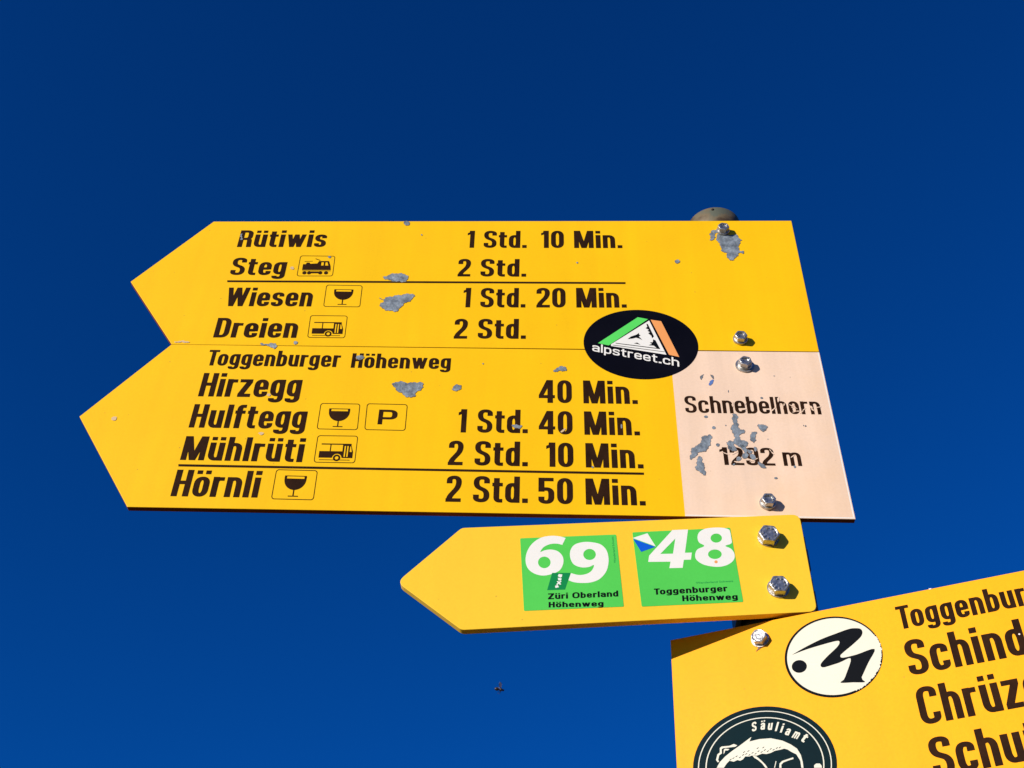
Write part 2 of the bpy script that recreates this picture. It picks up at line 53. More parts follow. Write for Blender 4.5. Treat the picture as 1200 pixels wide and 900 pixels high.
       'white': [(0.0871, 0.15879), (0.08665, 0.15594), (0.08594, 0.15316), (0.08498, 0.15046), (0.08376, 0.14785), (0.08232, 0.14537), (0.08064, 0.14302), (0.07875, 0.14082), (0.07666, 0.13878), (0.07439, 0.13693), (0.07195, 0.13526), (0.06936, 0.1338), (0.06664, 0.13256), (0.06381, 0.13153), (0.06088, 0.13074), (0.05788, 0.13018), (0.05483, 0.12986), (0.05174, 0.12979), (0.04865, 0.12995), (0.04557, 0.13036), (0.04253, 0.13102), (0.03954, 0.13191), (0.03663, 0.13303), (0.03383, 0.13438), (0.03114, 0.13594), (0.0286, 0.13771), (0.02621, 0.13968), (0.02401, 0.14183), (0.022, 0.14415), (0.02021, 0.14662), (0.01865, 0.14922), (0.01732, 0.15194), (0.01626, 0.15475), (0.01546, 0.15763), (0.01493, 0.16057), (0.01468, 0.16353), (0.01471, 0.1665), (0.01503, 0.16945), (0.01563, 0.17236), (0.01651, 0.17521), (0.01766, 0.17796), (0.01908, 0.18061), (0.02076, 0.18312), (0.02268, 0.18548), (0.02483, 0.18766), (0.02719, 0.18965), (0.02974, 0.19144), (0.03246, 0.19299), (0.03534, 0.19431), (0.03833, 0.19538), (0.04143, 0.1962), (0.04461, 0.19675), (0.04783, 0.19703), (0.05108, 0.19705), (0.05432, 0.19679), (0.05753, 0.19627), (0.06068, 0.19549), (0.06375, 0.19446), (0.06672, 0.19318), (0.06956, 0.19167), (0.07224, 0.18995), (0.07475, 0.18802), (0.07708, 0.1859), (0.07919, 0.18362), (0.08109, 0.18118), (0.08274, 0.17862), (0.08416, 0.17594), (0.08531, 0.17318), (0.08621, 0.17035), (0.08684, 0.16747), (0.08719, 0.16457), (0.08728, 0.16167)]},
 'outA1': [(-0.63848, 0.30432), (-0.56908, 0.40601), (0.07739, 0.41496), (0.07638, 0.20877), (-0.57421, 0.21062)],
 'outA2': [(-0.64124, 0.11202), (-0.57418, 0.21049), (0.07619, 0.20757), (0.07606, 0.00119), (-0.56926, 0.005)],
 'outB': [(-0.32081, 0.03399), (-0.26859, 0.09045), (0.02742, 0.10438), (0.02782, 0.00512), (-0.26342, -0.01274)],
 'outC_pts': [(-0.07949, 0.20567), (0.2044, 0.20628), (-0.08252, 0.0924)],
 'ruleA1': [(-0.53564, 0.30763), (-0.11215, 0.30992), (-0.11228, 0.30696), (-0.53508, 0.30466)],
 'ruleA2': [(-0.53395, 0.05473), (-0.10676, 0.05109), (-0.1069, 0.0484), (-0.53337, 0.05201)],
 's': {'cap': 0.00748,
       'hairs': [[(-0.03546, 0.09364), (-0.03382, 0.09441), (-0.03374, 0.09405), (-0.03517, 0.09324)], [(-0.03305, 0.09231), (-0.0314, 0.09307), (-0.03133, 0.09271), (-0.03275, 0.09191)], [(-0.0303, 0.09393), (-0.02865, 0.09469), (-0.02858, 0.09433), (-0.03001, 0.09353)], [(-0.02781, 0.09432), (-0.02616, 0.09508), (-0.02609, 0.09472), (-0.02752, 0.09392)], [(-0.0255, 0.09312), (-0.02386, 0.09388), (-0.02379, 0.09352), (-0.02521, 0.09272)], [(-0.02292, 0.0943), (-0.02128, 0.09506), (-0.02121, 0.09471), (-0.02264, 0.09391)], [(-0.02072, 0.09323), (-0.01908, 0.094), (-0.01902, 0.09364), (-0.02044, 0.09284)], [(-0.0182, 0.09489), (-0.01656, 0.09565), (-0.01649, 0.09529), (-0.01792, 0.09449)], [(-0.0159, 0.0938), (-0.01426, 0.09456), (-0.0142, 0.09421), (-0.01562, 0.09341)], [(-0.01333, 0.09498), (-0.01169, 0.09574), (-0.01162, 0.09539), (-0.01305, 0.09459)], [(-0.01107, 0.09367), (-0.00943, 0.09443), (-0.00937, 0.09408), (-0.01079, 0.09328)], [(-0.00869, 0.09511), (-0.00705, 0.09587), (-0.00699, 0.09552), (-0.00841, 0.09472)], [(-0.00663, 0.09407), (-0.00499, 0.09483), (-0.00493, 0.09447), (-0.00635, 0.09368)], [(-0.00398, 0.095), (-0.00235, 0.09576), (-0.00229, 0.0954), (-0.00371, 0.09461)], [(-0.00167, 0.09507), (-4e-05, 0.09582), (2e-05, 0.09547), (-0.0014, 0.09467)], [(-0.03804, 0.09257), (-0.03639, 0.09333), (-0.03632, 0.09297), (-0.03775, 0.09217)], [(-0.04036, 0.0918), (-0.03871, 0.09257), (-0.03864, 0.09221), (-0.04007, 0.0914)], [(-0.01856, 0.09738), (-0.01692, 0.09815), (-0.01685, 0.09779), (-0.01828, 0.09699)], [(-0.01415, 0.09721), (-0.01251, 0.09797), (-0.01245, 0.09761), (-0.01387, 0.09681)], [(-0.02591, 0.09632), (-0.02426, 0.09708), (-0.02419, 0.09672), (-0.02562, 0.09592)], [(-0.02928, 0.09608), (-0.02763, 0.09684), (-0.02756, 0.09648), (-0.02899, 0.09568)]],
       'out': [(0.03958, 0.07823), (0.03905, 0.07421), (0.03813, 0.07028), (0.03684, 0.06645), (0.03517, 0.06276), (0.03315, 0.05923), (0.03079, 0.05588), (0.02812, 0.05273), (0.02514, 0.04981), (0.02188, 0.04713), (0.01837, 0.04472), (0.01462, 0.04257), (0.01067, 0.04072), (0.00653, 0.03918), (0.00225, 0.03794), (-0.00216, 0.03703), (-0.00667, 0.03644), (-0.01124, 0.03619), (-0.01584, 0.03628), (-0.02045, 0.03671), (-0.02502, 0.03747), (-0.02954, 0.03857), (-0.03396, 0.03999), (-0.03825, 0.04174), (-0.04239, 0.04379), (-0.04635, 0.04615), (-0.05008, 0.04879), (-0.05357, 0.05171), (-0.05678, 0.05487), (-0.05969, 0.05826), (-0.06227, 0.06186), (-0.06451, 0.06563), (-0.06637, 0.06957), (-0.06784, 0.07362), (-0.0689, 0.07777), (-0.06955, 0.08198), (-0.06977, 0.08623), (-0.06955, 0.09046), (-0.0689, 0.09466), (-0.06781, 0.09878), (-0.0663, 0.1028), (-0.06436, 0.10667), (-0.06202, 0.11036), (-0.05929, 0.11384), (-0.0562, 0.11708), (-0.05276, 0.12006), (-0.049, 0.12273), (-0.04497, 0.12509), (-0.04068, 0.12711), (-0.03619, 0.12878), (-0.03152, 0.13007), (-0.02671, 0.13098), (-0.02182, 0.1315), (-0.01688, 0.13163), (-0.01193, 0.13137), (-0.00701, 0.13072), (-0.00217, 0.1297), (0.00255, 0.1283), (0.00712, 0.12656), (0.0115, 0.12447), (0.01566, 0.12207), (0.01956, 0.11938), (0.02318, 0.11642), (0.02648, 0.11321), (0.02946, 0.10979), (0.03208, 0.10618), (0.03433, 0.10241), (0.0362, 0.09852), (0.03768, 0.09453), (0.03876, 0.09048), (0.03943, 0.08639), (0.0397, 0.0823)],
       'pigs': [[(-0.05092, 0.0872), (-0.04804, 0.09134), (-0.04337, 0.09521), (-0.03736, 0.09885), (-0.03141, 0.10193), (-0.02662, 0.10462), (-0.02135, 0.10759), (-0.02333, 0.10405), (-0.01545, 0.10467), (-0.00668, 0.10384), (0.00169, 0.10051), (0.00767, 0.09634), (0.01196, 0.09215), (0.01408, 0.08666), (0.01464, 0.08091), (0.01452, 0.07644), (0.01295, 0.0767), (0.01302, 0.08231), (0.0108, 0.08778), (0.00737, 0.0903), (0.00497, 0.09255), (0.00241, 0.09379), (-0.00036, 0.09346), (-0.00476, 0.09329), (-0.00819, 0.09215), (-0.01153, 0.09179), (-0.01472, 0.09268), (-0.01925, 0.09172), (-0.02246, 0.0926), (-0.02474, 0.09207), (-0.028, 0.09262), (-0.0299, 0.09063), (-0.03221, 0.08986), (-0.03433, 0.09079), (-0.03721, 0.08989), (-0.04042, 0.09123), (-0.04286, 0.08933), (-0.04541, 0.0863)], [(-0.05086, 0.09356), (-0.04929, 0.09796), (-0.04725, 0.09913), (-0.04688, 0.10283), (-0.04531, 0.10374), (-0.03914, 0.10326), (-0.03566, 0.10419), (-0.03303, 0.10256), (-0.03481, 0.10169), (-0.03872, 0.1019), (-0.04434, 0.10216), (-0.04555, 0.10142), (-0.04565, 0.09816), (-0.04793, 0.09691), (-0.04919, 0.09328), (-0.04843, 0.09187), (-0.04961, 0.09137)], [(-0.04391, 0.10091), (-0.04271, 0.10152), (-0.03942, 0.10061), (-0.04087, 0.09969), (-0.04287, 0.10003), (-0.04348, 0.09849), (-0.04451, 0.09726)], [(-0.02246, 0.0926), (-0.01932, 0.09115), (-0.01642, 0.0878), (-0.01362, 0.08391), (-0.01205, 0.08081), (-0.01376, 0.08109), (-0.0157, 0.08482), (-0.01858, 0.08816), (-0.02108, 0.0903)], [(-0.00333, 0.07938), (-0.00268, 0.08266), (-0.0005, 0.08434), (0.00339, 0.08505), (0.00815, 0.08584), (0.00817, 0.08448), (0.00376, 0.08385), (0.00041, 0.08305), (-0.00153, 0.08156), (-0.00164, 0.0791)], [(0.0223, 0.07516), (0.0226, 0.07712), (0.02435, 0.07817), (0.02694, 0.07774), (0.02802, 0.07589), (0.02797, 0.07423)], [(-0.00528, 0.08514), (-0.00478, 0.08482), (-0.00652, 0.0799), (-0.00715, 0.08)]],
       'r1i': [(0.03516, 0.07855), (0.03469, 0.07488), (0.03386, 0.07128), (0.03268, 0.06778), (0.03116, 0.0644), (0.02932, 0.06117), (0.02716, 0.0581), (0.02471, 0.05522), (0.02197, 0.05255), (0.01898, 0.05009), (0.01576, 0.04788), (0.01231, 0.04592), (0.00868, 0.04423), (0.00488, 0.04281), (0.00094, 0.04169), (-0.00311, 0.04085), (-0.00725, 0.04033), (-0.01145, 0.0401), (-0.01568, 0.04019), (-0.01991, 0.04059), (-0.02411, 0.04129), (-0.02825, 0.0423), (-0.03231, 0.04362), (-0.03625, 0.04522), (-0.04004, 0.04711), (-0.04366, 0.04928), (-0.04708, 0.0517), (-0.05027, 0.05437), (-0.0532, 0.05726), (-0.05586, 0.06036), (-0.05821, 0.06365), (-0.06024, 0.0671), (-0.06193, 0.07069), (-0.06326, 0.07439), (-0.06422, 0.07818), (-0.0648, 0.08201), (-0.06498, 0.08588), (-0.06477, 0.08973), (-0.06417, 0.09355), (-0.06316, 0.0973), (-0.06177, 0.10094), (-0.05999, 0.10446), (-0.05785, 0.10781), (-0.05535, 0.11097), (-0.05252, 0.11391), (-0.04937, 0.11661), (-0.04595, 0.11904), (-0.04226, 0.12118), (-0.03835, 0.12301), (-0.03425, 0.12452), (-0.02999, 0.1257), (-0.02561, 0.12653), (-0.02114, 0.127), (-0.01663, 0.12713), (-0.01211, 0.1269), (-0.00762, 0.12631), (-0.0032, 0.12539), (0.00112, 0.12413), (0.0053, 0.12255), (0.00931, 0.12066), (0.01312, 0.11849), (0.01669, 0.11604), (0.02001, 0.11335), (0.02304, 0.11044), (0.02578, 0.10733), (0.02819, 0.10405), (0.03027, 0.10062), (0.032, 0.09707), (0.03336, 0.09344), (0.03437, 0.08974), (0.035, 0.08601), (0.03527, 0.08227)],
       'r1o': [(0.03591, 0.0785), (0.03543, 0.07477), (0.03459, 0.07112), (0.03339, 0.06756), (0.03184, 0.06414), (0.02997, 0.06085), (0.02778, 0.05774), (0.02528, 0.05482), (0.02251, 0.0521), (0.01948, 0.04961), (0.0162, 0.04737), (0.01271, 0.04538), (0.00902, 0.04366), (0.00516, 0.04222), (0.00116, 0.04108), (-0.00295, 0.04024), (-0.00715, 0.0397), (-0.01141, 0.03947), (-0.01571, 0.03956), (-0.02, 0.03996), (-0.02426, 0.04067), (-0.02847, 0.0417), (-0.03259, 0.04303), (-0.03659, 0.04466), (-0.04044, 0.04658), (-0.04412, 0.04877), (-0.04759, 0.05123), (-0.05083, 0.05394), (-0.05381, 0.05688), (-0.05651, 0.06003), (-0.0589, 0.06337), (-0.06096, 0.06687), (-0.06268, 0.07051), (-0.06404, 0.07427), (-0.06501, 0.07811), (-0.0656, 0.08201), (-0.06579, 0.08594), (-0.06558, 0.08985), (-0.06496, 0.09373), (-0.06395, 0.09754), (-0.06253, 0.10124), (-0.06073, 0.10481), (-0.05855, 0.10822), (-0.05601, 0.11143), (-0.05314, 0.11442), (-0.04995, 0.11717), (-0.04646, 0.11964), (-0.04272, 0.12181), (-0.03875, 0.12367), (-0.03458, 0.12521), (-0.03025, 0.1264), (-0.0258, 0.12724), (-0.02126, 0.12773), (-0.01667, 0.12785), (-0.01208, 0.12762), (-0.00752, 0.12702), (-0.00303, 0.12608), (0.00136, 0.1248), (0.0056, 0.12319), (0.00968, 0.12127), (0.01354, 0.11906), (0.01717, 0.11658), (0.02054, 0.11385), (0.02362, 0.11088), (0.0264, 0.10772), (0.02885, 0.10439), (0.03095, 0.10091), (0.0327, 0.0973), (0.03409, 0.09361), (0.03511, 0.08985), (0.03575, 0.08607), (0.03602, 0.08227)],
       'r2i': [(0.02955, 0.07896), (0.02914, 0.07571), (0.02842, 0.07253), (0.02739, 0.06943), (0.02605, 0.06644), (0.02442, 0.06358), (0.02252, 0.06086), (0.02035, 0.05831), (0.01793, 0.05594), (0.01528, 0.05376), (0.01241, 0.0518), (0.00936, 0.05006), (0.00614, 0.04856), (0.00277, 0.04731), (-0.00073, 0.04632), (-0.00433, 0.04558), (-0.008, 0.04512), (-0.01173, 0.04493), (-0.01548, 0.04501), (-0.01923, 0.04537), (-0.02296, 0.046), (-0.02663, 0.04691), (-0.03022, 0.04808), (-0.0337, 0.04951), (-0.03706, 0.05119), (-0.04025, 0.05311), (-0.04327, 0.05526), (-0.04608, 0.05763), (-0.04866, 0.06019), (-0.051, 0.06294), (-0.05306, 0.06584), (-0.05484, 0.06889), (-0.05632, 0.07206), (-0.05748, 0.07532), (-0.05831, 0.07866), (-0.0588, 0.08204), (-0.05895, 0.08544), (-0.05875, 0.08882), (-0.0582, 0.09218), (-0.0573, 0.09547), (-0.05606, 0.09867), (-0.05449, 0.10175), (-0.05259, 0.10469), (-0.05039, 0.10746), (-0.04789, 0.11004), (-0.04512, 0.11241), (-0.0421, 0.11454), (-0.03886, 0.11641), (-0.03542, 0.11802), (-0.03181, 0.11935), (-0.02806, 0.12038), (-0.02421, 0.12111), (-0.02028, 0.12153), (-0.01631, 0.12165), (-0.01234, 0.12145), (-0.00838, 0.12095), (-0.00449, 0.12014), (-0.00068, 0.11905), (0.00301, 0.11767), (0.00655, 0.11602), (0.00991, 0.11412), (0.01307, 0.11198), (0.01601, 0.10962), (0.0187, 0.10706), (0.02113, 0.10433), (0.02327, 0.10144), (0.02512, 0.09843), (0.02667, 0.09531), (0.02789, 0.0921), (0.0288, 0.08884), (0.02937, 0.08555), (0.02962, 0.08225)],
       'r2o': [(0.03042, 0.0789), (0.03001, 0.07559), (0.02927, 0.07235), (0.02821, 0.06919), (0.02685, 0.06614), (0.02519, 0.06323), (0.02324, 0.06046), (0.02103, 0.05786), (0.01856, 0.05544), (0.01586, 0.05323), (0.01294, 0.05123), (0.00982, 0.04946), (0.00654, 0.04793), (0.0031, 0.04666), (-0.00047, 0.04564), (-0.00414, 0.04489), (-0.00788, 0.04442), (-0.01168, 0.04423), (-0.01551, 0.04431), (-0.01934, 0.04468), (-0.02313, 0.04532), (-0.02688, 0.04624), (-0.03054, 0.04743), (-0.0341, 0.04889), (-0.03752, 0.0506), (-0.04078, 0.05256), (-0.04386, 0.05475), (-0.04673, 0.05716), (-0.04937, 0.05977), (-0.05175, 0.06257), (-0.05386, 0.06553), (-0.05568, 0.06864), (-0.05719, 0.07187), (-0.05838, 0.07519), (-0.05923, 0.07859), (-0.05973, 0.08204), (-0.05989, 0.0855), (-0.05968, 0.08896), (-0.05912, 0.09238), (-0.05821, 0.09574), (-0.05695, 0.099), (-0.05534, 0.10215), (-0.05341, 0.10515), (-0.05116, 0.10797), (-0.04861, 0.1106), (-0.04578, 0.11302), (-0.0427, 0.11519), (-0.03939, 0.1171), (-0.03588, 0.11874), (-0.03219, 0.1201), (-0.02836, 0.12115), (-0.02443, 0.12189), (-0.02042, 0.12232), (-0.01637, 0.12244), (-0.0123, 0.12224), (-0.00827, 0.12172), (-0.00429, 0.1209), (-0.0004, 0.11978), (0.00336, 0.11837), (0.00697, 0.11669), (0.01041, 0.11474), (0.01363, 0.11256), (0.01663, 0.11015), (0.01938, 0.10755), (0.02185, 0.10476), (0.02404, 0.10182), (0.02592, 0.09874), (0.02749, 0.09556), (0.02874, 0.09229), (0.02966, 0.08897), (0.03025, 0.08561), (0.0305, 0.08224)],
       'text': [('S', -0.01849, 0.11182, 8), ('ä', -0.012, 0.11185, 2), ('u', -0.00669, 0.11066, -4), ('l', -0.00215, 0.10891, -10), ('i', 0.00148, 0.10709, -14), ('a', 0.00549, 0.10427, -20), ('m', 0.01102, 0.10074, -28), ('t', 0.01624, 0.09705, -34)]},
 's48': {'blue': [(-0.11935, 0.0781), (-0.10055, 0.06955), (-0.11301, 0.06435)], 'dot': [(-0.04873, 0.05391), (-0.049, 0.05316), (-0.04958, 0.0526), (-0.05032, 0.0524), (-0.05102, 0.05261), (-0.05149, 0.05316), (-0.05162, 0.05392), (-0.05135, 0.05467), (-0.05077, 0.05523), (-0.05003, 0.05543), (-0.04933, 0.05523), (-0.04885, 0.05467)], 'eh1': [(-0.04274, 0.07864), (-0.04303, 0.07739), (-0.04363, 0.07624), (-0.0445, 0.07525), (-0.04558, 0.07449), (-0.0468, 0.07401), (-0.04808, 0.07385), (-0.04932, 0.07402), (-0.05045, 0.0745), (-0.05139, 0.07526), (-0.05207, 0.07626), (-0.05245, 0.07742), (-0.05251, 0.07866), (-0.05222, 0.07991), (-0.05163, 0.08107), (-0.05076, 0.08207), (-0.04967, 0.08283), (-0.04844, 0.08331), (-0.04716, 0.08348), (-0.04591, 0.08331), (-0.04477, 0.08282), (-0.04384, 0.08205), (-0.04316, 0.08105), (-0.04278, 0.07988)], 'eh2': [(-0.0446, 0.06175), (-0.04492, 0.06047), (-0.04562, 0.05928), (-0.04663, 0.05827), (-0.04791, 0.05749), (-0.04935, 0.057), (-0.05086, 0.05683), (-0.05234, 0.057), (-0.05369, 0.0575), (-0.05481, 0.05828), (-0.05564, 0.0593), (-0.05611, 0.06049), (-0.05619, 0.06177), (-0.05588, 0.06305), (-0.05519, 0.06424), (-0.05417, 0.06527), (-0.05289, 0.06605), (-0.05144, 0.06655), (-0.04992, 0.06672), (-0.04843, 0.06654), (-0.04708, 0.06604), (-0.04595, 0.06525), (-0.04513, 0.06422), (-0.04467, 0.06303)], 'eight': [(-0.05652, 0.08848), (-0.04853, 0.0898), (-0.04068, 0.08954), (-0.03594, 0.08782), (-0.03498, 0.08478), (-0.03476, 0.07934), (-0.03471, 0.07418), (-0.03657, 0.07216), (-0.04064, 0.07038), (-0.03609, 0.0674), (-0.03375, 0.06208), (-0.03485, 0.05622), (-0.03966, 0.05158), (-0.04662, 0.04904), (-0.05426, 0.04928), (-0.06172, 0.05161), (-0.06661, 0.05627), (-0.06714, 0.06155), (-0.06475, 0.06686), (-0.05861, 0.07041), (-0.06268, 0.074), (-0.06369, 0.07941), (-0.06175, 0.08485)], 'four': [(-0.08467, 0.08734), (-0.07114, 0.08791), (-0.0757, 0.06333), (-0.06987, 0.06356), (-0.07114, 0.05628), (-0.07723, 0.05605), (-0.07882, 0.04792), (-0.09007, 0.04759), (-0.08865, 0.0542), (-0.10757, 0.054), (-0.10643, 0.06044)], 'fourh': [(-0.08287, 0.07825), (-0.08595, 0.06241), (-0.09682, 0.06219)], 'out': [(-0.11956, 0.085), (-0.03463, 0.0898), (-0.03159, 0.01412), (-0.11543, 0.00957)], 'text': [('Toggenburger', -0.10444, 0.02102, -0.04339, 0.02436, 0.00605), ('Höhenweg', -0.08155, 0.0147, -0.03578, 0.01636, 0.00565)], 'tiny': [(-0.06914, 0.0319), (-0.03789, 0.0337), (-0.06899, 0.03372)], 'white': [(-0.11961, 0.07894), (-0.10656, 0.08399), (-0.10022, 0.07002)]},
 's69': {'bits': [[(-0.18385, 0.04165), (-0.18073, 0.04127), (-0.18116, 0.03879), (-0.18242, 0.03792), (-0.18449, 0.03953)], [(-0.1845, 0.03792), (-0.18138, 0.0373), (-0.18181, 0.03507), (-0.1842, 0.03532)], [(-0.18555, 0.03421), (-0.18431, 0.03458), (-0.18163, 0.03137), (-0.18288, 0.03088)], [(-0.18682, 0.0299), (-0.18454, 0.03063), (-0.18372, 0.02843), (-0.18662, 0.02769)], [(-0.18244, 0.03482), (-0.1814, 0.03408), (-0.18516, 0.03063), (-0.18598, 0.03137)]], 'flag': [(-0.18938, 0.04291), (-0.17372, 0.04289), (-0.17857, 0.02622), (-0.19354, 0.02562)], 'nine': [(-0.17558, 0.03544), (-0.17341, 0.04264), (-0.16697, 0.04076), (-0.16071, 0.04163), (-0.15594, 0.045), (-0.1537, 0.05077), (-0.15846, 0.04876), (-0.16475, 0.04852), (-0.17099, 0.05168), (-0.17384, 0.05867), (-0.17343, 0.06636), (-0.16963, 0.07217), (-0.16213, 0.07476), (-0.15469, 0.07448), (-0.14731, 0.07213), (-0.14272, 0.0663), (-0.14119, 0.05861), (-0.14166, 0.05101), (-0.14399, 0.04348), (-0.1494, 0.03665), (-0.15674, 0.03332), (-0.16504, 0.03271), (-0.17124, 0.03358)], 'nineh': [(-0.15184, 0.0617), (-0.15206, 0.06021), (-0.15264, 0.05882), (-0.15352, 0.05764), (-0.15465, 0.05673), (-0.15596, 0.05616), (-0.15735, 0.05597), (-0.15874, 0.05617), (-0.16002, 0.05674), (-0.16111, 0.05765), (-0.16194, 0.05884), (-0.16245, 0.06023), (-0.1626, 0.06172), (-0.16239, 0.06321), (-0.16183, 0.0646), (-0.16094, 0.0658), (-0.15981, 0.06672), (-0.15849, 0.06729), (-0.15709, 0.06749), (-0.15569, 0.06729), (-0.1544, 0.06671), (-0.15331, 0.06578), (-0.15248, 0.06458), (-0.15198, 0.06319)], 'out': [(-0.21709, 0.07887), (-0.13371, 0.08276), (-0.1302, 0.00956), (-0.2127, 0.00542)], 'six': [(-0.17755, 0.07911), (-0.18342, 0.08096), (-0.19092, 0.08137), (-0.19949, 0.07916), (-0.20692, 0.07264), (-0.21108, 0.06385), (-0.21202, 0.05491), (-0.20982, 0.04732), (-0.20453, 0.0423), (-0.19721, 0.04017), (-0.18991, 0.04166), (-0.1831, 0.0454), (-0.1799, 0.05232), (-0.18016, 0.05932), (-0.18404, 0.06483), (-0.18987, 0.06691), (-0.19571, 0.06614), (-0.19941, 0.06448), (-0.19678, 0.06925), (-0.19146, 0.07248), (-0.18559, 0.07312), (-0.18049, 0.07181)], 'sixh': [(-0.19062, 0.05361), (-0.19081, 0.05207), (-0.19134, 0.05063), (-0.1922, 0.04941), (-0.1933, 0.04847), (-0.19459, 0.04788), (-0.19598, 0.04768), (-0.19736, 0.04788), (-0.19865, 0.04847), (-0.19977, 0.04942), (-0.20063, 0.05064), (-0.20117, 0.05208), (-0.20136, 0.05362), (-0.20119, 0.05516), (-0.20066, 0.05661), (-0.19981, 0.05785), (-0.1987, 0.0588), (-0.1974, 0.05939), (-0.19601, 0.0596), (-0.19461, 0.05939), (-0.19331, 0.05879), (-0.1922, 0.05783), (-0.19134, 0.05659), (-0.19081, 0.05515)], 'text': [('Züri Oberland', -0.19282, 0.01652, -0.13433, 0.01941, 0.00581), ('Höhenweg', -0.1923, 0.00861, -0.14692, 0.00981, 0.00538)], 'tiny': [(-0.13499, 0.05302), (-0.13617, 0.08058), (-0.13677, 0.05302)]},
 'txtA1': [('Rütiwis', -0.53522, 0.3622, -0.43823, 0.36336, 0.02844), ('Steg', -0.53491, 0.31611, -0.47568, 0.31656, 0.0282), ('Wiesen', -0.53157, 0.2674, -0.44066, 0.26804, 0.02874), ('Dreien', -0.53417, 0.22085, -0.44946, 0.22135, 0.0288), ('1 Std.', -0.28296, 0.36392, -0.21768, 0.36441, 0.02897), ('10 Min.', -0.20185, 0.3646, -0.11307, 0.36537, 0.02925), ('2 Std.', -0.29076, 0.3168, -0.21763, 0.31729, 0.02853), ('1 Std.', -0.28291, 0.26876, -0.21779, 0.26934, 0.03), ('20 Min.', -0.20629, 0.26949, -0.11256, 0.27043, 0.03025), ('2 Std.', -0.28969, 0.22236, -0.21674, 0.22308, 0.02911)],
 'txtA2': [('Toggenburger', -0.53349, 0.18126, -0.40073, 0.18071, 0.02182), ('Höhenweg', -0.38938, 0.18004, -0.29054, 0.17939, 0.02017), ('Hirzegg', -0.53313, 0.13957, -0.43437, 0.13926, 0.0314), ('Hulftegg', -0.53395, 0.0995, -0.42357, 0.09894, 0.02991), ('Mühlrüti', -0.53361, 0.05977, -0.42043, 0.05869, 0.029), ('Hörnli', -0.53333, 0.01755, -0.4547, 0.01709, 0.03068), ('40 Min.', -0.20303, 0.13581, -0.10796, 0.13549, 0.03016), ('1 Std.', -0.27921, 0.09697, -0.21322, 0.09697, 0.02947), ('40 Min.', -0.2028, 0.09595, -0.108, 0.09574, 0.02939), ('2 Std.', -0.28614, 0.05732, -0.21273, 0.05689, 0.02951), ('10 Min.', -0.19578, 0.05664, -0.10673, 0.05594, 0.02922), ('2 Std.', -0.28574, 0.01503, -0.21221, 0.01471, 0.02994), ('50 Min.', -0.2027, 0.01409, -0.10714, 0.01345, 0.02966)],
 'txtC': [('Toggenburger Höhenweg', 0.10461, 0.17534, 0.19191, 0.17599, 0.02062, 'Toggenbu'), ('Schindelberg', 0.10458, 0.13506, 0.17472, 0.13602, 0.03, 'Schin'), ('Chrüzegg', 0.10491, 0.09445, 0.16285, 0.09585, 0.03015, 'Chrü'), ('Schutt', 0.10542, 0.05446, 0.15229, 0.05599, 0.0295, 'Sch')],
 'txtW': [('Schnebelhorn', -0.0631, 0.1248, 0.0657, 0.12445, 0.02191), ('1292', -0.03576, 0.06112, 0.01382, 0.06094, 0.02117), ('m', 0.02166, 0.06086, 0.03811, 0.0608, 0.02145)],
 'yaw': {'A': -0.027671, 'B': -0.05236, 'C': -0.416764}}


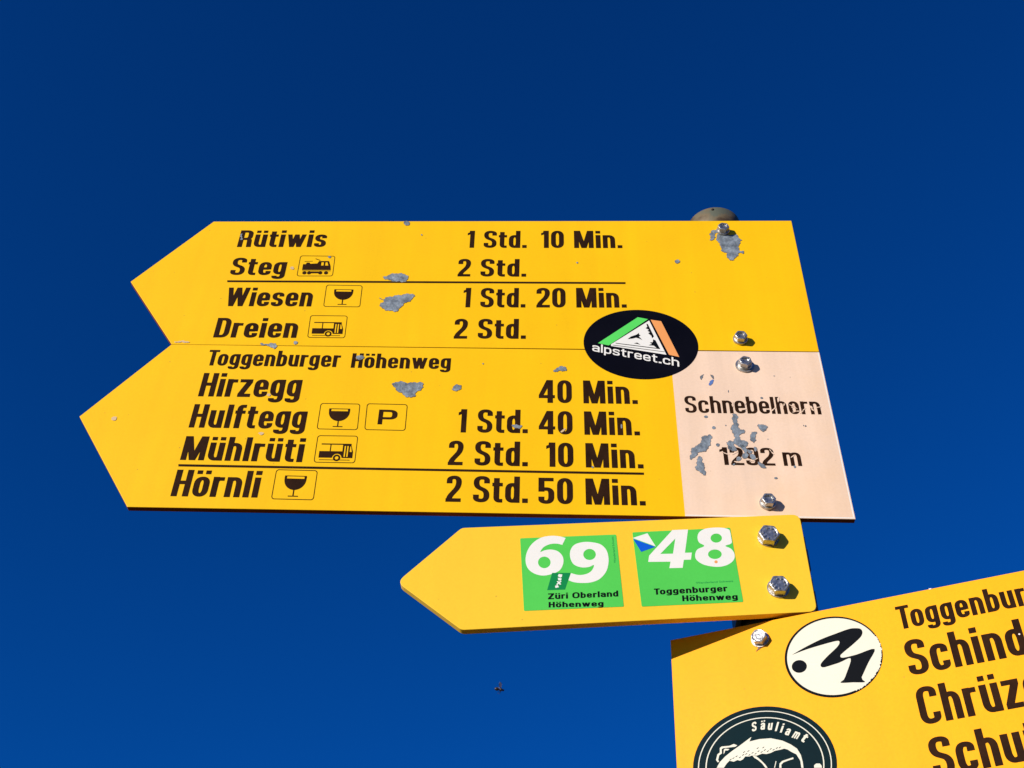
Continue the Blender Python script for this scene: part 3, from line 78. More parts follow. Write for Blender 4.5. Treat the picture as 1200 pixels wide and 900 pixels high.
# ------------------------------------------------------------------ materials
def new_mat(name):
    mt = bpy.data.materials.new(name); mt.use_nodes = True
    b = mt.node_tree.nodes['Principled BSDF']; return mt, mt.node_tree, b
def paint(name, col, rough=.38, var=.06, scale=9, bump=.02, metallic=0.0, streak=0.0, spec=.5, coat=0.0, dirt=None):
    """painted or printed sheet: base colour broken up by two sizes of noise, faint orange peel, uneven gloss"""
    mt, t, b = new_mat(name); N = t.nodes; Lk = t.links.new
    tc = N.new('ShaderNodeTexCoord')
    n1 = N.new('ShaderNodeTexNoise'); n1.inputs['Scale'].default_value = scale; n1.inputs['Detail'].default_value = 5; Lk(tc.outputs['Object'], n1.inputs['Vector'])
    n2 = N.new('ShaderNodeTexNoise'); n2.inputs['Scale'].default_value = 420; n2.inputs['Detail'].default_value = 3; Lk(tc.outputs['Object'], n2.inputs['Vector'])
    mp = N.new('ShaderNodeMapping'); mp.inputs['Scale'].default_value = (60, 60, 3); Lk(tc.outputs['Object'], mp.inputs['Vector'])
    n3 = N.new('ShaderNodeTexNoise'); n3.inputs['Scale'].default_value = 1; n3.inputs['Detail'].default_value = 4; Lk(mp.outputs[0], n3.inputs['Vector'])
    def rng(src, lo, hi):
        r = N.new('ShaderNodeMapRange'); r.inputs[1].default_value = .3; r.inputs[2].default_value = .7; r.inputs[3].default_value = lo; r.inputs[4].default_value = hi
        Lk(src, r.inputs[0]); return r.outputs[0]
    def mul(a, bb):
        q = N.new('ShaderNodeMath'); q.operation = 'MULTIPLY'; Lk(a, q.inputs[0]); Lk(bb, q.inputs[1]); return q.outputs[0]
    f = mul(mul(rng(n1.outputs[0], 1 - var, 1 + var), rng(n2.outputs[0], 1 - var * .45, 1 + var * .45)), rng(n3.outputs[0], 1 - streak, 1 + streak * .4))
    vm = N.new('ShaderNodeVectorMath'); vm.operation = 'SCALE'; vm.inputs[0].default_value = col[:3]; Lk(f, vm.inputs['Scale'])
    out = vm.outputs[0]
    if dirt:
        # sparse small specks of dirt and flyspecks
        vo = N.new('ShaderNodeTexVoronoi'); vo.inputs['Scale'].default_value = dirt[0]; Lk(tc.outputs['Object'], vo.inputs['Vector'])
        n4 = N.new('ShaderNodeTexNoise'); n4.inputs['Scale'].default_value = dirt[0] * .6; n4.inputs['Detail'].default_value = 1; Lk(tc.outputs['Object'], n4.inputs['Vector'])
        a = N.new('ShaderNodeMapRange'); a.inputs[1].default_value = .10; a.inputs[2].default_value = .05; a.inputs[3].default_value = 0; a.inputs[4].default_value = 1; Lk(vo.outputs['Distance'], a.inputs[0])
        c = N.new('ShaderNodeMapRange'); c.inputs[1].default_value = .60; c.inputs[2].default_value = .66; Lk(n4.outputs[0], c.inputs[0])
        k = N.new('ShaderNodeMath'); k.operation = 'MULTIPLY'; Lk(mul(a.outputs[0], c.outputs[0]), k.inputs[0]); k.inputs[1].default_value = dirt[1]
        mx = N.new('ShaderNodeMix'); mx.data_type = 'RGBA'; Lk(k.outputs[0], mx.inputs[0]); Lk(out, mx.inputs[6]); mx.inputs[7].default_value = (.16, .10, .04, 1); out = mx.outputs[2]
    Lk(out, b.inputs['Base Color'])
    Lk(rng(n1.outputs[0], rough - .06, rough + .08), b.inputs['Roughness'])
    b.inputs['Metallic'].default_value = metallic; b.inputs['Specular IOR Level'].default_value = spec
    b.inputs['Coat Weight'].default_value = coat
    bp = N.new('ShaderNodeBump'); bp.inputs['Strength'].default_value = bump; bp.inputs['Distance'].default_value = .001; Lk(n2.outputs[0], bp.inputs['Height']); Lk(bp.outputs[0], b.inputs['Normal'])
    return mt
M = {}
M['yellow'] = paint('yellow_enamel', (.92, .51, .001), .48, .055, 3.5, .05, streak=.045, spec=.20, dirt=(110, .5))
M['yellow_warm'] = paint('yellow_enamel_warm', (.92, .392, .001), .5, .07, 4, .05, streak=.045, spec=.16, dirt=(100, .5))
M['edge'] = paint('dark_brown_edge', (.26, .055, .006), .6, .2, 30, .1, spec=.15)  # side faces of the plates, much darker and browner than their fronts
M['yellow_pale'] = paint('yellow_new_enamel', (.92, .55, .028), .44, .05, 5, .05, streak=.03, spec=.26, dirt=(90, .35))
M['pink'] = paint('faded_white_enamel', (.86, .61, .43), .5, .07, 5, .03, streak=.09, spec=.2, dirt=(120, .6))
def add_stain(mt, col, scale, amount):
    """soft-edged discoloured patches mixed over a paint"""
    t = mt.node_tree; N = t.nodes; Lk = t.links.new; b = N['Principled BSDF']; src = b.inputs['Base Color'].links[0].from_socket
    tc = N.new('ShaderNodeTexCoord'); n = N.new('ShaderNodeTexNoise'); n.inputs['Scale'].default_value = scale; n.inputs['Detail'].default_value = 7; n.inputs['Roughness'].default_value = .62; Lk(tc.outputs['Object'], n.inputs['Vector'])
    r = N.new('ShaderNodeMapRange'); r.inputs[1].default_value = .45; r.inputs[2].default_value = .72; r.inputs[4].default_value = amount; Lk(n.outputs[0], r.inputs[0])
    mx = N.new('ShaderNodeMix'); mx.data_type = 'RGBA'; Lk(r.outputs[0], mx.inputs[0]); Lk(src, mx.inputs[6]); mx.inputs[7].default_value = (*col, 1); Lk(mx.outputs[2], b.inputs['Base Color'])
add_stain(M['pink'], (.80, .50, .26), 7, .55)
add_stain(M['yellow'], (.80, .40, .004), 11, .22); add_stain(M['yellow_warm'], (.82, .34, .002), 9, .3); add_stain(M['yellow_pale'], (.84, .48, .02), 10, .25)
M['print'] = paint('brown_black_print', (.026, .010, .004), .7, .3, 60, .05, spec=.05)
M['chip'] = paint('bare_zinc', (.215, .245, .265), .55, .42, 130, .5, metallic=.2)
M['chip_pale'] = paint('paint_scuff', (.62, .42, .22), .6, .1, 90, .1)
M['chip_white'] = paint('white_scuff', (.86, .74, .62), .5, .08, 90, .1)
M['chip_blue'] = paint('blue_scuff', (.10, .18, .42), .5, .1, 90, .1)
M['chip_rim'] = paint('brown_primer', (.20, .10, .045), .7, .15, 120, .2)
M['sticker_black'] = paint('black_vinyl', (.003, .003, .006), .45, .2, 20, .01, spec=.05)
M['sticker_white'] = paint('white_vinyl', (.80, .76, .68), .45, .02, 20, .01, spec=.15)
M['sticker_cream'] = paint('cream_vinyl', (.68, .64, .50), .55, .03, 20, .01, spec=.15)
M['sticker_green'] = paint('green_vinyl', (.085, .55, .075), .42, .04, 12, .01, spec=.2)
M['mint'] = paint('light_green_print', (.10, .66, .10), .38, .04, 20, .01)
M['orange'] = paint('orange_print', (.85, .33, .09), .38, .04, 20, .01)
M['dark_green'] = paint('dark_green_print', (.0, .22, .045), .38, .04, 20, .01)
M['blue'] = paint('blue_print', (.0, .09, .55), .38, .04, 20, .01)
M['sticker_petrol'] = paint('dark_petrol_vinyl', (.001, .012, .016), .5, .15, 20, .01, spec=.04)
M['sticker_ink'] = paint('black_print', (.004, .005, .007), .6, .15, 20, .01, spec=.04)
M['bolt'] = paint('zinc_plated_steel', (.46, .44, .41), .37, .30, 260, .4, metallic=.88)
M['bolt_dull'] = paint('dull_zinc_steel', (.46, .43, .39), .42, .2, 200, .3, metallic=.8)
M['grey_steel'] = paint('weathered_bracket_steel', (.16, .16, .15), .5, .2, 60, .2, metallic=.7)
def pole_mat():
    mt, t, b = new_mat('weathered_galvanised_pipe'); N = t.nodes; Lk = t.links.new
    tc = N.new('ShaderNodeTexCoord'); n = N.new('ShaderNodeTexNoise'); n.inputs['Scale'].default_value = 45; n.inputs['Detail'].default_value = 8; Lk(tc.outputs['Object'], n.inputs['Vector'])
    r = N.new('ShaderNodeValToRGB'); r.color_ramp.elements[0].position = .38; r.color_ramp.elements[0].color = (.11, .115, .075, 1)
    r.color_ramp.elements[1].position = .64; r.color_ramp.elements[1].color = (.085, .050, .022, 1)
    e = r.color_ramp.elements.new(.5); e.color = (.165, .120, .060, 1); Lk(n.outputs[0], r.inputs[0]); Lk(r.outputs[0], b.inputs['Base Color'])
    b.inputs['Roughness'].default_value = .62; b.inputs['Metallic'].default_value = .15
    bp = N.new('ShaderNodeBump'); bp.inputs['Strength'].default_value = .4; bp.inputs['Distance'].default_value = .002; Lk(n.outputs[0], bp.inputs['Height']); Lk(bp.outputs[0], b.inputs['Normal'])
    return mt
M['pole'] = pole_mat()
M['rust_spot'] = paint('rust', (.035, .018, .012), .8, .3, 200, .3)
M['insect'] = paint('insect_brown', (.035, .022, .018), .4, .3, 300, .1)
def wing_mat():
    mt, t, b = new_mat('insect_wing'); b.inputs['Base Color'].default_value = (.5, .48, .5, 1); b.inputs['Roughness'].default_value = .25; b.inputs['Alpha'].default_value = .55; return mt
M['wing'] = wing_mat()
def grass_mat():
    mt, t, b = new_mat('autumn_meadow'); N = t.nodes; Lk = t.links.new
    tc = N.new('ShaderNodeTexCoord'); n = N.new('ShaderNodeTexNoise'); n.inputs['Scale'].default_value = .6; n.inputs['Detail'].default_value = 12; Lk(tc.outputs['Object'], n.inputs['Vector'])
    r = N.new('ShaderNodeValToRGB'); r.color_ramp.elements[0].position = .35; r.color_ramp.elements[0].color = (.060, .062, .016, 1)
    r.color_ramp.elements[1].position = .68; r.color_ramp.elements[1].color = (.15, .085, .030, 1); Lk(n.outputs[0], r.inputs[0]); Lk(r.outputs[0], b.inputs['Base Color'])
    b.inputs['Roughness'].default_value = .9
    bp = N.new('ShaderNodeBump'); bp.inputs['Strength'].default_value = .8; bp.inputs['Distance'].default_value = .05; Lk(n.outputs[0], bp.inputs['Height']); Lk(bp.outputs[0], b.inputs['Normal'])
    return mt
M['grass'] = grass_mat()

# ------------------------------------------------------------------ object helpers
def mesh_obj(name, verts, faces, mat, parent=None, smooth=False, label=None):
    me = bpy.data.meshes.new(name); me.from_pydata([tuple(v) for v in verts], [], faces); me.update()
    me.materials.append(M[mat])
    if smooth: me.polygons.foreach_set('use_smooth', [True] * len(me.polygons))
    o = bpy.data.objects.new(name, me); COL.objects.link(o); o.parent = parent
    if label: o['label'] = label
    return o
def bm_obj(name, bm, mat, parent=None, smooth=False, label=None):
    me = bpy.data.meshes.new(name); bm.to_mesh(me); bm.free(); me.materials.append(M[mat])
    if smooth: me.polygons.foreach_set('use_smooth', [True] * len(me.polygons))
    o = bpy.data.objects.new(name, me); COL.objects.link(o); o.parent = parent
    if label: o['label'] = label
    return o
def thing(name, label, cat, loc=(0, 0, 0), rz=0, group=None):
    o = bpy.data.objects.new(name, None); COL.objects.link(o); o.location = loc; o.rotation_euler = (0, 0, rz); o.empty_display_size = .05
    o['label'] = label; o['category'] = cat
    if group: o['group'] = group
    return o
class Flat:
    """collects flat print in a sign's own plane: (u, z) metres, at y = front + lift towards the viewer"""
    step = 0.000012
    def __init__(s, front, lift): s.y = front - lift; s.v = []; s.f = []
    def ring(s, *loops, z=0):
        y = s.y - z * s.step; base = len(s.v); L = [[Vector((p[0], p[1], 0)) for p in lp] for lp in loops]
        tris = tessellate_polygon(L)
        for lp in loops:
            for p in lp: s.v.append((p[0], y, p[1]))
        fl = [p for lp in loops for p in lp]
        for t in tris:
            a, b, c = (fl[i] for i in t)
            ar = (b[0] - a[0]) * (c[1] - a[1]) - (c[0] - a[0]) * (b[1] - a[1])
            if abs(ar) < 1e-12: continue
            s.f.append(tuple(base + i for i in (t if ar > 0 else (t[0], t[2], t[1]))))
    def tri_mesh(s, verts, faces):
        base = len(s.v)
        for p in verts: s.v.append((p[0], s.y, p[1]))
        for t in faces: s.f.append(tuple(base + i for i in t))
    def strip(s, A, B, z=0):
        y = s.y - z * s.step; base = len(s.v); n = len(A)
        for p, q in zip(A, B): s.v += [(p[0], y, p[1]), (q[0], y, q[1])]
        for i in range(n - 1):
            s.f.append((base + 2 * i, base + 2 * i + 1, base + 2 * i + 3, base + 2 * i + 2))
    def build(s, name, mat, parent, label=None): return mesh_obj(name, s.v, s.f, mat, parent, label=label)

# ------------------------------------------------------------------ condensed sign lettering, drawn as pen strokes
PA, PB = .085, .067          # half stem, half bar (cap height = 1)
XH = .748
def rounded(pts, closed=False):
    """pts: (x, y) sharp or (x, y, dh, dv) rounded by dh along level edges and dv along upright ones"""
    out = []; n = len(pts)
    for i, p in enumerate(pts):
        if len(p) == 2 or (not closed and i in (0, n - 1)): out.append(Vector(p[:2])); continue
        a = Vector(pts[i - 1][:2]); b = Vector(pts[(i + 1) % n][:2]); c = Vector(p[:2])
        def back(q):
            d = q - c; L = d.length; d = d / L; r = p[2] if abs(d.x) > abs(d.y) else p[3]
            return c + d * min(r, L * .5 if True else r)
        s0, s1 = back(a), back(b)
        for k in range(9):
            t = k / 8; h = .62; c0 = s0 + (c - s0) * h; c1 = s1 + (c - s1) * h
            out.append(s0 * (1 - t) ** 3 + c0 * 3 * t * (1 - t) ** 2 + c1 * 3 * t * t * (1 - t) + s1 * t ** 3)
    res = [out[0]]
    for q in out[1:]:
        if (q - res[-1]).length > 1e-5: res.append(q)
    if closed and (res[0] - res[-1]).length < 1e-5: res.pop()
    return res
def ribbon(path, closed, a=PA, b=PB):
    n = len(path); A = []; B = []
    for i in range(n):
        if closed: p0, p1 = path[i - 1], path[(i + 1) % n]; d0 = (path[i] - p0).normalized(); d1 = (p1 - path[i]).normalized()
        else:
            d0 = (path[i] - path[i - 1]).normalized() if i else None; d1 = (path[i + 1] - path[i]).normalized() if i < n - 1 else None
            d0 = d0 or d1; d1 = d1 or d0
        d = (d0 + d1).normalized(); nn = Vector((-d.y, d.x)); h = math.hypot(a * nn.x, b * nn.y); c = max(.5, nn.dot(Vector((-d0.y, d0.x))))
        A.append(path[i] + nn * h / c); B.append(path[i] - nn * h / c)
    if closed: A.append(A[0]); B.append(B[0])
    return A, B
def box(x0, y0, x1, y1, dv=.2):
    dh = (x1 - x0) / 2
    return [(x0, y0, dh, dv), (x0, y1, dh, dv), (x1, y1, dh, dv), (x1, y0, dh, dv)]
def G(ch):
    a, b, x = PA, PB, XH; S = []; l, r = a, .43 - a; W = .43
    def st(*p, closed=False, pen=(a, b)): S.append(('s', p, closed, pen))
    def poly(*p): S.append(('p', p))
    def vs(xx, y0, y1): poly((xx - a, y0), (xx + a, y0), (xx + a, y1), (xx - a, y1))
    def hs(yy, x0, x1): poly((x0, yy - b), (x1, yy - b), (x1, yy + b), (x0, yy + b))
    dh = (r - l) / 2; dv = .2
    if ch in 'üöä': base = G({'ü': 'u', 'ö': 'o', 'ä': 'a'}[ch]); S = base[0]; W = base[1]; [poly((q - .075, .845), (q + .075, .845), (q + .075, .985), (q - .075, .985)) for q in (.095, W - .095)]; return S, W
    if ch == 'o': st(*box(l, b, r, x - b, .2), closed=True)
    elif ch == 'n': vs(l, 0, x); st((l, .42), (l, x - b, dh, .17), (r, x - b, dh, .2), (r, 0))
    elif ch == 'h': vs(l, 0, 1); st((l, .42), (l, x - b, dh, .17), (r, x - b, dh, .2), (r, 0))
    elif ch == 'u': vs(r, 0, x); st((l, x), (l, b, dh, .2), (r, b, dh, .17), (r, .32))
    elif ch == 'm': W = .69; c = W / 2; vs(l, 0, x); st((l, .42), (l, x - b, .12, .17), (c, x - b, .12, .2), (c, 0)); st((c, .42), (c, x - b, .12, .17), (W - a, x - b, .12, .2), (W - a, 0))
    elif ch == 'r': W = .31; vs(l, 0, x); st((l, .38), (l, x - b - .01, .15, .22), (W, x - b - .01))
    elif ch == 'i': W = 2 * a; vs(l, 0, x); poly((0, .845), (2 * a, .845), (2 * a, 1), (0, 1))
    elif ch == 'l': W = 2 * a; vs(l, 0, 1)
    elif ch == 't': W = .31; st((.13, .93), (.13, b, .12, .14), (W, b)); hs(x - b, 0, W)
    elif ch == 'f': W = .31; st((.13, 0), (.13, 1 - b, .12, .14), (W, 1 - b)); hs(x - b, 0, W)
    elif ch == 'e': st((r, .235), (r, b, dh, .17), (l, b, dh, .2), (l, x - b, dh, .2), (r, x - b, dh, .2), (r, .32)); hs(.375, l, r)
    elif ch == 'c': st((r, .25), (r, b, dh, .17), (l, b, dh, .2), (l, x - b, dh, .2), (r, x - b, dh, .17), (r, .49))
    elif ch == 'a': vs(r, 0, x - .16); st((l, .53), (l, x - b, dh, .17), (r, x - b, dh, .2), (r, .3)); st(*box(l, b, r, .40, .12), closed=True)
    elif ch == 's': W = .41; r = W - a; st((l, .225), (l, b, .12, .13), (r, b, .12, .13), (r, .33, .10, .11), (l, x - .32, .10, .11), (l, x - b, .12, .13), (r, x - b, .12, .13), (r, x - .225))
    elif ch == 'z': W = .39; hs(b, 0, W); hs(x - b, 0, W); poly((0, 2 * b), (.195, 2 * b), (W, x - 2 * b), (W - .195, x - 2 * b))
    elif ch == 'g': st(*box(l, .045 + b, r, x - b, .19), closed=True); st((r, x), (r, -.215 + b, dh, .15), (l - .01, -.215 + b, dh, .12), (l - .01, -.035))
    elif ch == 'd': vs(r, 0, 1); st(*box(l, b, r, x - b, .2), closed=True)
    elif ch == 'b': vs(l, 0, 1); st(*box(l, b, r, x - b, .2), closed=True)
    elif ch == 'w':
        W = .66; q = .155
        for (t, bt) in ((0, .13), (.33 - q / 2, .13), (.33 - q / 2, W - .13 - q), (W - q, W - .13 - q)): poly((bt, 0), (bt + q, 0), (t + q, x), (t, x))
    elif ch == 'W':
        W = .78; q = .17
        for (t, bt) in ((0, .14), (.39 - q / 2, .14), (.39 - q / 2, W - .14 - q), (W - q, W - .14 - q)): poly((bt, 0), (bt + q, 0), (t + q, 1), (t, 1))
    elif ch == 'M':
        W = .68; vs(a, 0, 1); vs(W - a, 0, 1); poly((.25, .0), (.42, 0), (.215, 1), (.03, 1)); poly((.26, 0), (.43, 0), (W - .03, 1), (W - .215, 1))
    elif ch == 'H': W = .48; vs(a, 0, 1); vs(W - a, 0, 1); hs(.52, a, W - a)
    elif ch == 'T': W = .45; hs(1 - b, 0, W); vs(W / 2, 0, 1 - b)
    elif ch == 'D': W = .47; r = W - a; vs(a, 0, 1); st((l, 1 - b), (r, 1 - b, .17, .22), (r, b, .17, .22), (l, b))
    elif ch == 'R': W = .48; r = W - a; vs(a, 0, 1); st((l, 1 - b), (r - .01, 1 - b, .14, .15), (r - .01, .485, .14, .15), (l, .485)); st((.18, .485), (r - .015, .485, .10, .12), (r + .005, 0))
    elif ch == 'P': W = .72; vs(.10, 0, 1); st((.1, 1 - .075), (W - .10, 1 - .075, .2, .2), (W - .10, .42, .2, .2), (.1, .42), pen=(.1, .075))
    elif ch in 'SC' or ch == '5' or ch == '2':
        W = .48; r = W - a; h2 = (r - l) / 2
        if ch == 'S': st((l, .285), (l, b, h2, .19), (r, b, h2, .19), (r, .42, .12, .14), (l, .595, .12, .14), (l, 1 - b, h2, .19), (r, 1 - b, h2, .19), (r, .72))
        elif ch == 'C': st((r, .29), (r, b, h2, .2), (l, b, h2, .2), (l, 1 - b, h2, .2), (r, 1 - b, h2, .2), (r, .70))
        elif ch == '2': W = .45; r = W - a; h2 = (r - l) / 2; st((l, .70), (l, 1 - b, h2, .19), (r, 1 - b, h2, .19), (r, .58, .10, .15), (l + .02, .19, .06, .12), (l + .02, .06)); hs(b, 0, W)
        else: W = .45; r = W - a; h2 = (r - l) / 2; st((l, .27), (l, b, h2, .19), (r, b, h2, .19), (r, .63 - b, h2, .17), (l, .63 - b, .05, .07), (l, .46)); vs(l, .46, 1); hs(1 - b, l, W - .02)
    elif ch == '0': W = .45; r = W - a; st(*box(l, b, r, 1 - b, .24), closed=True)
    elif ch == '1': W = .27; vs(W - a, 0, 1); poly((0, .73), (W - a, .83), (W - a, 1), (W - 2 * a - .02, 1), (W - 2 * a - .03, .90), (0, .86))
    elif ch == '4': W = .50; vs(.355, 0, 1); hs(.27, 0, W); poly((0, .27 + b), (.15, .27 + b), (.355, .86), (.355, 1), (.24, 1))
    elif ch == '9': W = .45; r = W - a; h2 = (r - l) / 2; st(*box(l, .40, r, 1 - b, .18), closed=True); st((r, .75), (r, b, h2, .19), (l, b, h2, .19), (l, .27))
    elif ch == '.': W = .165; poly((0, 0), (W, 0), (W, .165), (0, .165))
    elif ch == ' ': W = .20; S = []
    elif ch == 'O': W = .60; st(*box(a, b, W - a, 1 - b, .3), closed=True)
    elif ch == 'Z': W = .50; hs(b, 0, W); hs(1 - b, 0, W); poly((0, 2 * b), (.22, 2 * b), (W, 1 - 2 * b), (W - .22, 1 - 2 * b))
    elif ch == 'p': vs(l, -.24, x); st(*box(l, b, r, x - b, .2), closed=True)
    return S, W
def gap(ch, nx): return .078 - (.075 if ch == 'T' else 0) if ch != ' ' else .08
def text_width(s, cut=None):
    x = 0; wcut = None
    for i, ch in enumerate(s):
        x += G(ch)[1]
        if cut is not None and i == cut - 1: wcut = x
        if i < len(s) - 1: x += gap(ch, None)
    return wcut if wcut else x
def sign_text(name, entry, front, parent, mat='print'):
    s, u0, z0, u1, z1, cap = entry[:6]; cut = len(entry[6]) if len(entry) > 6 else None
    tw = text_width(s, cut); sx = (u1 - u0) / tw; slope = (z1 - z0) / (u1 - u0)
    F = Flat(front, .00010); x = 0
    def mp(p): uu = u0 + p[0] * sx; return (uu, z0 + (uu - u0) * slope + p[1] * cap)
    k = 0
    for ch in s:
        S, W = G(ch)
        for st in S:
            k = (k + 1) % 9 if st[0] else k
            if st[0] == 'p': F.ring([mp((p[0] + x, p[1])) for p in st[1]], z=k)
            else:
                path = rounded(list(st[1]), st[2]); A, B = ribbon(path, st[2], *st[3])
                F.strip([mp((p[0] + x, p[1])) for p in A], [mp((p[0] + x, p[1])) for p in B], z=k)
        x += W + gap(ch, None)
    return F.build(name, mat, parent)

def pen_text(F, s, p0, p1, upv, pen=(.080, .092), k0=0):
    """the same pen letters, broad and bold, fitted between two baseline points on a sticker"""
    global PA, PB
    keep = PA, PB; PA, PB = pen; tw = text_width(s); ux = ((p1[0] - p0[0]) / tw, (p1[1] - p0[1]) / tw); x = 0; k = k0; y0 = F.y
    mp = lambda p: (p0[0] + ux[0] * p[0] + upv[0] * p[1], p0[1] + ux[1] * p[0] + upv[1] * p[1])
    for ch in s:
        S, W = G(ch)
        for st in S:
            k = (k + 1) % 7
            if st[0] == 'p': F.ring([mp((p[0] + x, p[1])) for p in st[1]], z=k)
            else:
                A, B = ribbon(rounded(list(st[1]), st[2]), st[2], *(pen if st[3] == keep or True else st[3])); F.strip([mp((p[0] + x, p[1])) for p in A], [mp((p[0] + x, p[1])) for p in B], z=k)
        x += W + gap(ch, None)
    PA, PB = keep
# Blender's own built-in sans for the small round lettering on the stickers
_fc = {}
def font_shape(s, bold=.0, spacing=1.0):
    key = (s, bold, spacing)
    if key in _fc: return _fc[key]
    cu = bpy.data.curves.new('t', 'FONT'); cu.body = s; cu.offset = bold; cu.space_character = spacing; cu.resolution_u = 4
    o = bpy.data.objects.new('t', cu); COL.objects.link(o)
    me = bpy.data.meshes.new_from_object(o.evaluated_get(bpy.context.evaluated_depsgraph_get()))
    V = [(v.co.x, v.co.y) for v in me.vertices]; Fc = []
    for p in me.polygons:
        Fc.append(tuple(p.vertices))
    bpy.data.objects.remove(o); bpy.data.meshes.remove(me); bpy.data.curves.remove(cu)
    _fc[key] = (V, Fc); return V, Fc
CAPH = max(v[1] for v in font_shape('H', 0)[0])
def font_text(F, s, p0, p1, upv, bold=.02, italic=0.0):
    """fit the string between two points of the baseline; upv = vector of one cap height"""
    V, Fc = font_shape(s, bold); x0 = min(v[0] for v in V); x1 = max(v[0] for v in V)
    P = []
    for x, y in V:
        t = (x - x0) / (x1 - x0) + italic * y; h = y / CAPH
        P.append((p0[0] + (p1[0] - p0[0]) * t + upv[0] * h, p0[1] + (p1[1] - p0[1]) * t + upv[1] * h))
    F.tri_mesh(P, Fc)

# ------------------------------------------------------------------ solid helpers
def panel(name, pts, front, thick, mat, parent, round_r=0.0, bevel=.0005):
    """sign plate: outline in (u, z), rounded corners, front face at y = front (towards -y), solid thickness"""
    pp = []
    n = len(pts)
    for i, p in enumerate(pts):
        c = Vector(p)
        if round_r <= 0: pp.append(c); continue
        a = Vector(pts[i - 1]); b = Vector(pts[(i + 1) % n]); da = (a - c).normalized(); db = (b - c).normalized()
        ang = da.angle(db); d = min(round_r / math.tan(ang / 2), (a - c).length * .45, (b - c).length * .45)
        s0, s1 = c + da * d, c + db * d
        for k in range(7):
            t = k / 6; pp.append(s0 * (1 - t) ** 2 + c * 2 * t * (1 - t) + s1 * t * t)
    bm = bmesh.new()
    f = [bm.verts.new((p.x, front, p.y)) for p in pp]; g = [bm.verts.new((p.x, front + thick, p.y)) for p in pp]
    ff = bm.faces.new(f); bm.faces.new(g[::-1])
    for i in range(len(pp)):
        j = (i + 1) % len(pp); bm.faces.new((f[i], g[i], g[j], f[j]))
    bmesh.ops.recalc_face_normals(bm, faces=bm.faces)
    if bevel:
        eds = [e for e in bm.edges if (abs(e.verts[0].co.y - e.verts[1].co.y) < 1e-6)]
        bmesh.ops.bevel(bm, geom=eds, offset=bevel, segments=3, affect='EDGES', profile=.5)
    o = bm_obj(name, bm, mat, parent)
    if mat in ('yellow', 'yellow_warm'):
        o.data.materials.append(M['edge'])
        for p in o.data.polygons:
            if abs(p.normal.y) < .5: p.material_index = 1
    return o
def add_cyl(bm, r, y0, y1, seg=32, cx=0, cz=0, r1=None):
    r1 = r if r1 is None else r1
    a = [bm.verts.new((cx + r * math.cos(2 * math.pi * i / seg), y0, cz + r * math.sin(2 * math.pi * i / seg))) for i in range(seg)]
    b = [bm.verts.new((cx + r1 * math.cos(2 * math.pi * i / seg), y1, cz + r1 * math.sin(2 * math.pi * i / seg))) for i in range(seg)]
    bm.faces.new(a); bm.faces.new(b[::-1])
    for i in range(seg): bm.faces.new((a[i], b[i], b[(i + 1) % seg], a[(i + 1) % seg]))
def hex_head(af, h, recess, flange=0, mark=True):
    """hex bolt head standing on the y = 0 plane and pointing to -y: chamfered corners, dished or marked crown"""
    bm = bmesh.new(); R = af / math.sqrt(3); rc = af * .5 * .95; seg = 48
    def hr(t):  # hexagon radius at angle
        k = (t % (math.pi / 3)) - math.pi / 6; return (af / 2) / math.cos(k)
    rings = []
    def ring(fn, y): rings.append([bm.verts.new((fn(2 * math.pi * i / seg) * math.cos(2 * math.pi * i / seg), y, fn(2 * math.pi * i / seg) * math.sin(2 * math.pi * i / seg))) for i in range(seg)])
    y = 0
    if flange:
        ring(lambda t: flange, 0); ring(lambda t: flange, -.0010); ring(lambda t: flange * .97, -.0014); y = -.0016; ring(lambda t: af * .58, y)
    ring(hr, y); ch = (R - af / 2) * .6
    ring(lambda t: hr(t), -h + ch + 0.0); 
    ring(lambda t: min(hr(t), af / 2 + (R - af / 2) * .45), -h + ch * .45)
    ring(lambda t: rc, -h)
    if recess:
        ring(lambda t: rc * .80, -h); ring(lambda t: rc * .70, -h + .0006); ring(lambda t: rc * .55, -h + recess); ring(lambda t: rc * .1, -h + recess)
    else:
        ring(lambda t: rc * .93, -h + .0001); ring(lambda t: rc * .86, -h + .00045); ring(lambda t: rc * .4, -h + .00050); ring(lambda t: rc * .1, -h + .0004)
    for A, B in zip(rings, rings[1:]):
        for i in range(seg): bm.faces.new((A[i], A[(i + 1) % seg], B[(i + 1) % seg], B[i]))
    bm.faces.new(rings[-1][::-1]); bm.faces.new(rings[0])
    if mark:
        # raised grade marks round the crown
        n = 9
        for q in range(n):
            t = 2 * math.pi * q / n + .4; 
            if q in (3, 7): continue
            cx, cz = rc * .68 * math.cos(t), rc * .68 * math.sin(t); s_ = rc * .085; yy = -h + (0 if not recess else .0002)
            add = [bm.verts.new((cx + dx, y_, cz + dz)) for y_ in (yy - .00035, yy + .0004) for dx, dz in ((-s_, -s_ * 1.4), (s_, -s_ * 1.4), (s_, s_ * 1.4), (-s_, s_ * 1.4))]
            for fc in ((0, 1, 2, 3), (7, 6, 5, 4), (0, 4, 5, 1), (1, 5, 6, 2), (2, 6, 7, 3), (3, 7, 4, 0)): bm.faces.new([add[i] for i in fc])
    bmesh.ops.recalc_face_normals(bm, faces=bm.faces)
    return bm
